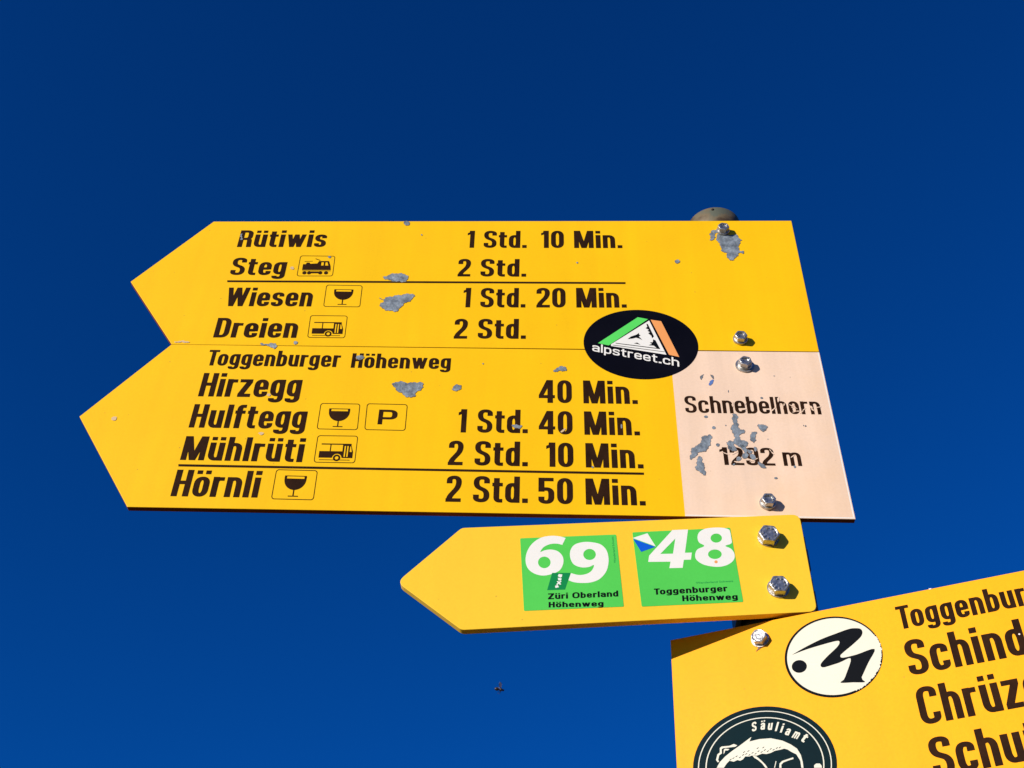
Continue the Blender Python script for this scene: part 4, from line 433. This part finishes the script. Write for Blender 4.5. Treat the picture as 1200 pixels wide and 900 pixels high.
def bolt(parent, u, z, front, af, h, washer, recess, rot, mat='bolt', mark=True, label=None, flange=0, tilt=(0, 0), stub=.006):
    """bolt as a part of its sign: washer and hex head, each a mesh; head as child of the washer"""
    bm = bmesh.new(); th = .0013
    add_cyl(bm, washer, -th, 0, 40); 
    bmesh.ops.bevel(bm, geom=[e for e in bm.edges if abs(e.verts[0].co.y + th) < 1e-6 and abs(e.verts[1].co.y + th) < 1e-6], offset=.0004, segments=2, affect='EDGES')
    bmesh.ops.recalc_face_normals(bm, faces=bm.faces)
    wo_ = bm_obj('bolt', bm, 'bolt_dull', parent, label=label); wo_.location = (u, front, z); wo_.rotation_euler = (tilt[0], 0, tilt[1])
    hd = bm_obj('hex_head', hex_head(af, h, recess, flange, mark), mat, wo_); hd.location = (0, -th, 0); hd.rotation_euler = (0, rot, 0)
    return wo_

# ------------------------------------------------------------------ the ground: one sheet, a summit meadow falling away into hills
def ground():
    bm = bmesh.new(); rings = []; R = [0, 1.5, 3, 6, 10, 18, 30, 60, 110, 200, 380, 700, 1300, 2400, 4500, 8000]; seg = 64
    def hgt(x, y, r):
        drop = -.0012 * max(0, r - 8) ** 1.55 if r < 400 else -.0012 * 392 ** 1.55 - (r - 400) * .02
        return drop + min(1, r / 60) * (math.sin(x * .011 + 1) * math.cos(y * .009)) * min(14, r * .03) + min(70, max(0, r - 300) * .09) * (math.sin(x * .0016 + .4) * math.sin(y * .0019 + 2))
    c = bm.verts.new((0, 0, 0))
    for r in R[1:]:
        rings.append([bm.verts.new((r * math.cos(2 * math.pi * i / seg), r * math.sin(2 * math.pi * i / seg), hgt(r * math.cos(2 * math.pi * i / seg), r * math.sin(2 * math.pi * i / seg), r))) for i in range(seg)])
    for i in range(seg): bm.faces.new((c, rings[0][i], rings[0][(i + 1) % seg]))
    for A, B in zip(rings, rings[1:]):
        for i in range(seg): bm.faces.new((A[i], B[i], B[(i + 1) % seg], A[(i + 1) % seg]))
    o = bm_obj('ground', bm, 'grass', smooth=True); o['kind'] = 'structure'
ground()

# ------------------------------------------------------------------ the post
POLE_R, POLE_TOP = .0303, EYE + 1.0975
post = thing('signpost_pole', 'weathered grey-brown steel pole whose rounded top shows above the yellow signs', 'pole')
def tube(bm, r, z0, z1, seg=48, dome=0):
    prof = [(r, z0), (r, z1 - dome)]
    if dome: prof += [(r * math.cos(t), z1 - dome + dome * math.sin(t)) for t in [math.pi / 2 * k / 6 for k in range(1, 6)]]
    rings = [[bm.verts.new((rr * math.cos(2 * math.pi * i / seg), rr * math.sin(2 * math.pi * i / seg), zz)) for i in range(seg)] for rr, zz in prof]
    for A, B in zip(rings, rings[1:]):
        for i in range(seg): bm.faces.new((A[i], A[(i + 1) % seg], B[(i + 1) % seg], B[i]))
    bm.faces.new(rings[-1]); bm.faces.new(rings[0][::-1])
bm = bmesh.new(); tube(bm, POLE_R - .0012, -.4, POLE_TOP - .018); bm_obj('pipe', bm, 'pole', post, smooth=True)
bm = bmesh.new(); tube(bm, POLE_R, POLE_TOP - .040, POLE_TOP, dome=.003); cap_o = bm_obj('cap', bm, 'pole', post, smooth=True)
bm = bmesh.new(); bmesh.ops.create_uvsphere(bm, u_segments=10, v_segments=6, radius=.0016)
dn = bm_obj('rust_spot', bm, 'rust_spot', cap_o, smooth=True); dn.location = (-.006, -POLE_R + .0006, POLE_TOP - .007)

# ------------------------------------------------------------------ signs
Y = DATA['yaw']; DI = DATA['dist']; ZR = DATA['ZR']; ALOW = 0
def lower_root(k): return EYE + ZR[k]
HALF = .205
def clamp(parent, zc, d, thick, h=.03, HW=.030):
    """pole clamp behind a sign: flat bracket plate against the panel and a band round the pipe"""
    bm = bmesh.new(); y0 = -d + thick + .0002; y1 = -POLE_R - .0005
    def bx(x0, x1, ya, yb, za, zb):
        v = [bm.verts.new(p) for p in ((x0, ya, za), (x1, ya, za), (x1, yb, za), (x0, yb, za), (x0, ya, zb), (x1, ya, zb), (x1, yb, zb), (x0, yb, zb))]
        for f in ((0, 3, 2, 1), (4, 5, 6, 7), (0, 1, 5, 4), (1, 2, 6, 5), (2, 3, 7, 6), (3, 0, 4, 7)): bm.faces.new([v[i] for i in f])
    bx(-HW, HW, y0, y1, zc - h / 2, zc + h / 2)
    seg = 28; r0, r1 = POLE_R + .0004, POLE_R + .003; V = []
    for i in range(seg + 1):
        t = math.pi * 1.12 * i / seg - math.pi * .06
        V.append([bm.verts.new((r * math.cos(t), r * math.sin(t), zc + s * h * .36)) for r in (r0, r1) for s in (-1, 1)])
    for p, q in zip(V, V[1:]):
        for a, b in ((0, 1), (1, 3), (3, 2), (2, 0)): bm.faces.new((p[a], p[b], q[b], q[a]))
    bx(-.0338, -.0295, y1 + .0002, .004, zc - h * .36, zc + h * .36); bx(.0295, .0338, y1 + .0002, .004, zc - h * .36, zc + h * .36)
    bmesh.ops.recalc_face_normals(bm, faces=bm.faces)
    return bm_obj('pole_clamp', bm, 'grey_steel', parent)

labA1 = 'topmost yellow arrow sign listing Rütiwis, Steg, Wiesen and Dreien'
labA2 = 'large yellow arrow sign with faded white Schnebelhorn 1292 m field and oval black sticker'
labB = 'small yellow arrow sign with rounded corners carrying the two green 69 and 48 stickers'
labC = 'yellow sign at the lower right with white M sticker and round dark pig sticker'
# every sign root sits on the pole axis at the foot of its own plate; plate coordinates are shifted to it
zA2 = 0.0; zA1 = .2045
roots = {}
roots['A1'] = thing('hiking_sign', labA1, 'sign', (0, 0, EYE + ZR['A'] + zA1), Y['A'], 'hiking signs on the pole')
roots['A2'] = thing('hiking_sign', labA2, 'sign', (0, 0, EYE + ZR['A'] + zA2), Y['A'], 'hiking signs on the pole')
roots['B'] = thing('hiking_sign', labB, 'sign', (0, 0, EYE + ZR['B']), Y['B'], 'hiking signs on the pole')
roots['C'] = thing('hiking_sign', labC, 'sign', (0, 0, EYE + ZR['C']), Y['C'], 'hiking signs on the pole')
SH = {'A1': zA1, 'A2': 0, 'B': 0, 'C': 0}
def sh(pts, k): return [(p[0], p[1] - SH[k]) for p in pts]
def shT(e, k): return (e[0], e[1], e[2] - SH[k], e[3], e[4] - SH[k]) + tuple(e[5:])
fA, fB, fC = -DI['A'], -DI['B'], -DI['C']
TA, TB, TC = .0060, .0070, .007
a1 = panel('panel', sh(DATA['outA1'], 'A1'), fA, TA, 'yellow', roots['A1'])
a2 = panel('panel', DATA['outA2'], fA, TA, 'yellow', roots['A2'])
pb = panel('panel', DATA['outB'], fB, TB, 'yellow_pale', roots['B'], round_r=.0075)
c0, c1_, c2_ = DATA['outC_pts']
hC = .2078; tipC = .071
C_R = .565; kx = (c2_[0] - c0[0]) / (c2_[1] - c0[1])
cout = [(c0[0], c0[1]), (C_R, c0[1] + (c1_[1] - c0[1]) / (c1_[0] - c0[0]) * (C_R - c0[0])), (C_R + tipC, c0[1] - hC / 2), (C_R, c0[1] - hC), (c0[0] - hC * kx, c0[1] - hC)]
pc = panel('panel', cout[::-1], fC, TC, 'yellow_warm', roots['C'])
# lettering and rules
for e in DATA['txtA1']: sign_text('lettering', shT(e, 'A1'), fA, roots['A1'])
for e in DATA['txtA2']: sign_text('lettering', e, fA, roots['A2'])
PA, PB = .074, .060                                       # the peak name and height are set in a lighter cut
for e in DATA['txtW']: sign_text('lettering', e, fA - .00012, roots['A2'])
PA, PB = .085, .067
for e in DATA['txtC']: sign_text('lettering', e, fC, roots['C'])
F = Flat(fA, .0001); F.ring(sh(DATA['ruleA1'], 'A1')); F.build('rule_line', 'print', roots['A1'])
F = Flat(fA, .0001); F.ring(DATA['ruleA2']); F.build('rule_line', 'print', roots['A2'])
F = Flat(fA, .0001); F.ring(DATA['field']); F.build('white_field', 'pink', roots['A2'])
# pale unfaded lip along the right and bottom edge of the white field
fl = DATA['field']; ins = .0016
F = Flat(fA, .00015); F.ring([(fl[2][0] - ins, fl[2][1]), (fl[2][0] - .0006, fl[2][1]), (fl[3][0] - .0006, fl[3][1] + .0008), (fl[3][0] - ins, fl[3][1] + .0008)])
F.ring([(fl[4][0], fl[4][1] + .0006), (fl[3][0] - .0019, fl[3][1] + .0008), (fl[3][0] - .0019, fl[3][1] + .0018), (fl[4][0], fl[4][1] + .0016)]); F.build('field_edge', 'sticker_white', roots['A2'])

# ------------------------------------------------------------------ pictograms
def quad_map(q):
    tl, tr, br, bl = [Vector(p) for p in q]
    def f(x, y):   # x right 0..1, y up 0..1
        t = tl.lerp(tr, x); b = bl.lerp(br, x); p = b.lerp(t, y); return (p.x, p.y)
    return f
def rr(x0, y0, x1, y1, r, asp, n=5):
    pts = []
    for cx, cy, a0 in ((x1 - r, y1 - r * asp, 0), (x0 + r, y1 - r * asp, 90), (x0 + r, y0 + r * asp, 180), (x1 - r, y0 + r * asp, 270)):
        for k in range(n + 1): t = math.radians(a0 + 90 * k / n); pts.append((cx + r * math.cos(t), cy + r * asp * math.sin(t)))
    return pts
def picto(kind, q, key):
    k = 'A1' if key == 'A1' else 'A2'; q = sh(q, k); f = quad_map(q); par = roots[k]; asp = 1.35
    F = Flat(fA, .0001); mp = lambda pts: [f(*p) for p in pts]
    F.ring(mp(rr(0, 0, 1, 1, .07, asp)), mp(rr(.018, .024, .982, .976, .058, asp)))
    if kind == 'glass':
        th = [math.pi + math.pi * i / 20 for i in range(21)]
        outer = [(.24, .80), (.235, .74)] + [(.5 + .262 * math.cos(t), .68 + .36 * math.sin(t)) for t in th[1:-1]] + [(.765, .74), (.76, .80)]
        hole = [(.295, .775), (.29, .70), (.71, .70), (.705, .775)]
        F.ring(mp(outer), mp(hole)); F.ring(mp([(.485, .345), (.515, .345), (.515, .13), (.485, .13)]), z=2); F.ring(mp([(.38, .13), (.62, .13), (.62, .10), (.38, .10)]), z=3)
    elif kind == 'bus':
        F.ring(mp([(.13, .70), (.86, .70), (.87, .66), (.13, .66)]))
        F.ring(mp([(.35, .66), (.375, .66), (.375, .42), (.35, .42)]), z=1)
        body = [(.10, .18), (.10, .42), (.66, .42), (.66, .66), (.86, .66), (.92, .40), (.92, .18), (.66, .18)] + [(.54 + .115 * math.cos(t), .18 + .15 * math.sin(t)) for t in [math.pi * i / 10 for i in range(1, 10)]] + [(.42, .18)]
        slot1 = [(.70, .62), (.735, .62), (.735, .22), (.70, .22)]; slot2 = [(.765, .62), (.80, .62), (.80, .22), (.765, .22)]; win = [(.835, .60), (.86, .60), (.89, .40), (.835, .40)]
        F.ring(mp(body), mp(slot1), mp(slot2), mp(win), z=2)
        F.ring(mp([(.54 + .09 * math.cos(t), .18 + .12 * math.sin(t)) for t in [2 * math.pi * i / 20 for i in range(20)]]), mp([(.54 + .045 * math.cos(t), .18 + .06 * math.sin(t)) for t in [2 * math.pi * i / 20 for i in range(20)]]), z=3)
        F.ring(mp([(.12, .115), (.86, .115), (.86, .095), (.12, .095)]), z=4)
    elif kind == 'train':
        body = [(.12, .30), (.12, .58), (.20, .58), (.22, .66), (.30, .66), (.32, .60), (.52, .62), (.56, .74), (.84, .74), (.90, .50), (.92, .30)]
        F.ring(mp(body), mp([(.63, .68), (.70, .68), (.70, .52), (.63, .52)]), mp([(.745, .68), (.80, .68), (.835, .52), (.745, .52)]), z=2)
        F.ring(mp([(.13, .27), (.92, .27), (.92, .245), (.13, .245)]), z=1)
        for c in (.20, .64, .80, .33): F.ring(mp([(c + .06 * math.cos(t), .16 + .075 * math.sin(t)) for t in [2 * math.pi * i / 14 for i in range(14)]]), z=3)
        F.ring(mp([(.36, .22), (.60, .22), (.58, .14), (.38, .14)]), z=4)
        F.ring(mp([(.46, .86), (.60, .78), (.58, .76), (.44, .84)]), z=4); F.ring(mp([(.15, .72), (.38, .74), (.38, .72), (.15, .70)]), z=4)
    F.build({'glass': 'inn_pictogram', 'bus': 'bus_pictogram', 'train': 'train_pictogram', 'park': 'parking_pictogram'}[kind], 'print', par)
B_ = DATA['boxes']
picto('train', B_['train'][0], 'A1'); picto('glass', B_['glass1'][0], 'A1'); picto('bus', B_['bus1'][0], 'A1')
picto('glass', B_['glass2'][0], 'A2'); picto('park', B_['park'][0], 'A2'); picto('bus', B_['bus2'][0], 'A2'); picto('glass', B_['glass3'][0], 'A2')
sign_text('lettering', DATA['P'][0], fA, roots['A2'])

# ------------------------------------------------------------------ stickers
def catmull(pts, n=5, sharp=()):
    out = []; N_ = len(pts)
    for i in range(N_):
        p0, p1, p2, p3 = [Vector(pts[(i + k) % N_]) for k in (-1, 0, 1, 2)]
        if i in sharp: p0 = p1
        if (i + 1) % N_ in sharp: p3 = p2
        for k in range(n):
            t = k / n; out.append(tuple(.5 * ((2 * p1) + (-p0 + p2) * t + (2 * p0 - 5 * p1 + 4 * p2 - p3) * t * t + (-p0 + 3 * p1 - 3 * p2 + p3) * t ** 3)))
    return out
def sheet(name, pts, front, lift, mat, parent, label=None, round_r=0.0, th=.00018):
    """vinyl sticker: thin solid sheet on the plate"""
    return panel(name, pts, front - lift - th, th, mat, parent, round_r=round_r, bevel=0) if not label else _lab(panel(name, pts, front - lift - th, th, mat, parent, round_r=round_r, bevel=0), label)
def _lab(o, l): o['label'] = l; return o
# oval website sticker across the seam of the two upper signs, stuck to the lower one
A = DATA['alp']
st = sheet('sticker', A['out'], fA, .00012, 'sticker_black', roots['A2'], 'black oval sticker with a green, white and orange triangle and the words alpstreet.ch')
fs = fA - .00030
F = Flat(fs, .00006); F.ring(A['green']); F.build('green_bar', 'mint', st)
F = Flat(fs, .00006); F.ring(A['orange']); F.build('orange_bar', 'orange', st)
F = Flat(fs, .00006); F.ring(A['tri']); F.build('triangle', 'sticker_white', st)
F = Flat(fs, .00012)
for i, q in enumerate(A['blobs']): F.ring(q, z=i)
F.ring(A['line1'], z=5); F.ring(A['line2'], z=6); F.build('mountain_print', 'sticker_ink', st)
F = Flat(fs, .00006); t = A['text']; pen_text(F, t[0], (t[1], t[2]), (t[3], t[4]), (t[5], t[6] * 1.0), (.052, .07)); F.build('lettering', 'sticker_white', st)
# green route stickers
S9 = DATA['s69']
st = sheet('sticker', S9['out'], fB, .00003, 'sticker_green', roots['B'], 'green square sticker with white 69 and the words Züri Oberland Höhenweg', .0012)
fs = fB - .00021
F = Flat(fs, .00006)
F.ring(catmull(S9['six'], sharp=(0, 21)), S9['sixh']); F.ring(catmull(S9['nine'], sharp=(0, 1)), S9['nineh'], z=1); F.build('route_number', 'sticker_white', st)
F = Flat(fs, .00010); F.ring(S9['flag']); F.build('logo_patch', 'dark_green', st)
F = Flat(fs, .00014); [F.ring(q, z=i) for i, q in enumerate(S9['bits'])]; F.build('logo_print', 'sticker_white', st)
F = Flat(fs, .00006)
for s, u0, z0, u1, z1, cap in S9['text']: pen_text(F, s, (u0, z0), (u1, z1), (0, cap))
F.build('lettering', 'sticker_ink', st)
F = Flat(fs, .00006); a_, b_, c_ = S9['tiny']; font_text(F, 'Wanderland Schweiz', a_, b_, (c_[0] - a_[0], c_[1] - a_[1]), .0); F.build('small_lettering', 'dark_green', st)
S8 = DATA['s48']
st = sheet('sticker', S8['out'], fB, .00003, 'sticker_green', roots['B'], 'green square sticker with white 48, a blue and white flag and the words Toggenburger Höhenweg', .0012)
F = Flat(fs, .00006); F.ring(S8['four'], S8['fourh']); F.ring(catmull(S8['eight']), S8['eh1'], S8['eh2'], z=1); F.ring(S8['white'], z=2); F.build('route_number', 'sticker_white', st)
F = Flat(fs, .00012); F.ring(S8['blue']); F.build('flag_print', 'blue', st)
F = Flat(fs, .00012); F.ring(S8['dot']); F.build('orange_dot', 'orange', st)
F = Flat(fs, .00006)
for s, u0, z0, u1, z1, cap in S8['text']: pen_text(F, s, (u0, z0), (u1, z1), (0, cap))
F.build('lettering', 'sticker_ink', st)
F = Flat(fs, .00006); a_, b_, c_ = S8['tiny']; font_text(F, 'Wanderland Schweiz', a_, b_, (c_[0] - a_[0], c_[1] - a_[1]), .0); F.build('small_lettering', 'dark_green', st)
# round M sticker
m_ = DATA['m']
st = sheet('sticker', m_['ring'], fC, .00003, 'sticker_ink', roots['C'], 'round white sticker with a black zigzag M and a dot in a black ring'); fs = fC - .00021
# the white face is a little ragged at its lower right edge
cxm = sum(p[0] for p in m_['white']) / 72; czm = sum(p[1] for p in m_['white']) / 72; rag = []
wh = []
for i, p in enumerate(m_['white']):
    q = m_['white'][(i + 1) % 72]
    for k in range(4): wh.append((p[0] + (q[0] - p[0]) * k / 4, p[1] + (q[1] - p[1]) * k / 4))
for p in wh:
    t = math.atan2(p[1] - czm, p[0] - cxm); kk = 1.0
    if -1.25 < t < .35: kk = 1 + random.uniform(-.006, .034)
    rag.append((cxm + (p[0] - cxm) * kk, czm + (p[1] - czm) * kk))
F = Flat(fs, .00006); F.ring(rag); F.build('white_face', 'sticker_cream', st)
F = Flat(fs, .00012); F.ring(catmull(m_['shape'], 4, sharp=(0, 16, 19, 21, 25))); F.ring(m_['dot'], z=2); F.build('zigzag_print', 'sticker_ink', st)
# dark round sticker with a pig
s_ = DATA['s']
st = sheet('sticker', s_['out'], fC, .00003, 'sticker_petrol', roots['C'], 'round dark petrol sticker with two thin rings, a cream pig and the word Säuliamt')
F = Flat(fs, .00006); F.ring(s_['r1o'], s_['r1i']); F.ring(s_['r2o'], s_['r2i'], z=1); F.build('ring_print', 'sticker_cream', st)
F = Flat(fs, .00010); [F.ring(q, z=i) for i, q in enumerate(s_['pigs'])]; F.build('pig_print', 'sticker_cream', st)
F = Flat(fs, .00026); [F.ring(q) for q in s_['hairs']]; F.build('hair_print', 'sticker_petrol', st)
F = Flat(fs, .00008)
for i_, (ch, u, z, ang) in enumerate(s_['text']):
    t = math.radians(ang); cp = s_['cap'] * 1.0; wd = {'m': .62, 'l': .2, 'i': .2, 'S': .5}.get(ch, .46) * cp; lean = .22 * cp
    pen_text(F, ch, (u - wd / 2 * math.cos(t), z - wd / 2 * math.sin(t)), (u + wd / 2 * math.cos(t), z + wd / 2 * math.sin(t)), (lean * math.cos(t) - cp * math.sin(t), lean * math.sin(t) + cp * math.cos(t)), (.085, .085), i_)
F.build('lettering', 'sticker_cream', st)

# ------------------------------------------------------------------ chipped paint
def ragged(pts, amp):
    """torn outline: small teeth on top of slower bites"""
    out = []; n = len(pts); ph = [random.uniform(0, 6.28) for _ in range(3)]; run = 0
    for i in range(n):
        a = Vector(pts[i]); b = Vector(pts[(i + 1) % n]); L = (b - a).length; k = max(1, int(L / .0006))
        if L < 1e-9: continue
        nn = Vector((b.y - a.y, a.x - b.x)) / L
        for j in range(k):
            run += L / k; p = a.lerp(b, j / k)
            w_ = .9 * math.sin(run * 620 + ph[0]) + .55 * math.sin(run * 1370 + ph[1]) + .3 * math.sin(run * 2900 + ph[2]) + random.uniform(-.25, .25)
            out.append(tuple(p + nn * w_ * amp))
    return out
def grow(pts, d, dz=None):
    cx = sum(p[0] for p in pts) / len(pts); cz = sum(p[1] for p in pts) / len(pts); out = []
    for p in pts:
        v = Vector((p[0] - cx, p[1] - cz)); L = max(v.length, 1e-6); out.append((p[0] + v.x / L * d, p[1] + v.y / L * d))
    return out
seamA = .2085
for i, (kind, wh_, pts) in enumerate(DATA['chips']):
    k = wh_ if wh_ != 'A' else ('A1' if sum(p[1] for p in pts) / len(pts) > seamA else 'A2')
    fr = {'A1': fA, 'A2': fA, 'B': fB, 'C': fC}[k]; q = sh(pts, k)
    size = max(max(p[0] for p in q) - min(p[0] for p in q), max(p[1] for p in q) - min(p[1] for p in q))
    q = ragged(catmull(q, 3), .00065 if size > .008 else (.0003 if size > .004 else .00012))
    mat = {'g': 'chip', 'p': 'chip_pale', 'w': 'chip_white', 'b': 'chip_blue', 'd': 'chip_rim', 'f': 'pink'}[kind]
    if kind == 'g' and size > .004:
        F = Flat(fr, .00034); F.ring(grow(q, .00028)); rim = F.build('paint_chip', 'chip_rim', roots[k])
        F = Flat(fr, .00038); F.ring(q); F.build('bare_metal', mat, rim)
    else:
        F = Flat(fr, .00038); F.ring(q); F.build('paint_chip', mat, roots[k])

# ------------------------------------------------------------------ bolts and clamps
bo = DATA['bolts']
(u1, z1), (u2, z2) = bo['A1']
bolt(roots['A1'], u1, z1 - zA1, fA, .0112, .0068, .0072, .0011, .25, flange=.0072)
bolt(roots['A1'], u2, z2 - zA1, fA, .0112, .0068, .0072, .0016, .10, flange=.0074)
clamp(roots['A1'], z1 - zA1 - .004, DI['A'], TA); clamp(roots['A1'], z2 - zA1, DI['A'], TA)
(u1, z1), (u2, z2) = bo['A2']
bolt(roots['A2'], u1, z1, fA - .0002, .0112, .0068, .0092, .0013, .30, flange=.0070)
bolt(roots['A2'], u2, z2, fA - .0002, .0112, .0068, .0074, .0014, .0, flange=.0072)
clamp(roots['A2'], z1, DI['A'], TA); clamp(roots['A2'], z2 + .004, DI['A'], TA)
(u1, z1), (u2, z2) = bo['B']
bolt(roots['B'], u1, z1, fB, .0158, .0072, .0091, 0, .12, mark=True, stub=0)
bolt(roots['B'], u2, z2, fB, .0148, .0072, .0092, 0, .0, mark=True)
clamp(roots['B'], z1 - .008, DI['B'], TB); clamp(roots['B'], z2, DI['B'], TB)
(u1, z1), = bo['C']
bolt(roots['C'], u1, z1, fC, .0112, .0055, .0074, 0, .22, mark=False)
bolt(roots['C'], u1, .04, fC, .0112, .0055, .0074, 0, .42, mark=False)
clamp(roots['C'], z1 - .008, DI['C'], TC); clamp(roots['C'], .04, DI['C'], TC)

# ------------------------------------------------------------------ small insect flying below the signs
ix, iy, iz = DATA['insect']
bug = thing('insect', 'tiny dark flying insect against the blue sky below the small sign', 'insect', (ix, iy, EYE + iz), math.radians(18))
def lathe_x(prof, seg=14):
    bm = bmesh.new(); rings = [[bm.verts.new((x, r * math.cos(2 * math.pi * i / seg), r * .9 * math.sin(2 * math.pi * i / seg))) for i in range(seg)] for x, r in prof]
    for A, B in zip(rings, rings[1:]):
        for i in range(seg): bm.faces.new((A[i], B[i], B[(i + 1) % seg], A[(i + 1) % seg]))
    bm.faces.new(rings[0][::-1]); bm.faces.new(rings[-1]); bmesh.ops.recalc_face_normals(bm, faces=bm.faces); return bm
bm_obj('body', lathe_x([(-.0046, .0001), (-.0042, .0007), (-.003, .0016), (-.0016, .0015), (-.0006, .0005), (.0, .0010), (.0011, .0018), (.0021, .0010), (.0024, .0006), (.0028, .0009), (.0036, .0009), (.0040, .0003)]), 'insect', bug, smooth=True)
for sgn in (-1, 1):
    P = [(.0006, 0, .0012), (.0012, sgn * .0016, .0022), (.0004, sgn * .0040, .0040), (-.0012, sgn * .0046, .0044), (-.0020, sgn * .0030, .0032), (-.0008, sgn * .0010, .0018)]
    Q = [(x, y, z + .00006) for x, y, z in P]; n = len(P)
    mesh_obj('wing', P + Q, [tuple(range(n)), tuple(range(2 * n - 1, n - 1, -1))] + [(i, (i + 1) % n, n + (i + 1) % n, n + i) for i in range(n)], 'wing', bug)
    for lx in (-.0004, .0006, .0014):
        a = Vector((lx, sgn * .0008, -.0006)); b = a + Vector((0, sgn * .0012, -.0010)); c = b + Vector((-.0008, sgn * .0002, -.0014)); r = .00012; V = []; Fc = []
        for p in (a, b, c): V += [tuple(p + Vector(q) * r) for q in ((1, 0, 0), (0, 1, 0), (-1, 0, 0), (0, -1, 0))]
        for s in (0, 4): Fc += [(s + i, s + (i + 1) % 4, s + 4 + (i + 1) % 4, s + 4 + i) for i in range(4)]
        mesh_obj('leg', V, Fc + [(3, 2, 1, 0), (8, 9, 10, 11)], 'insect', bug)
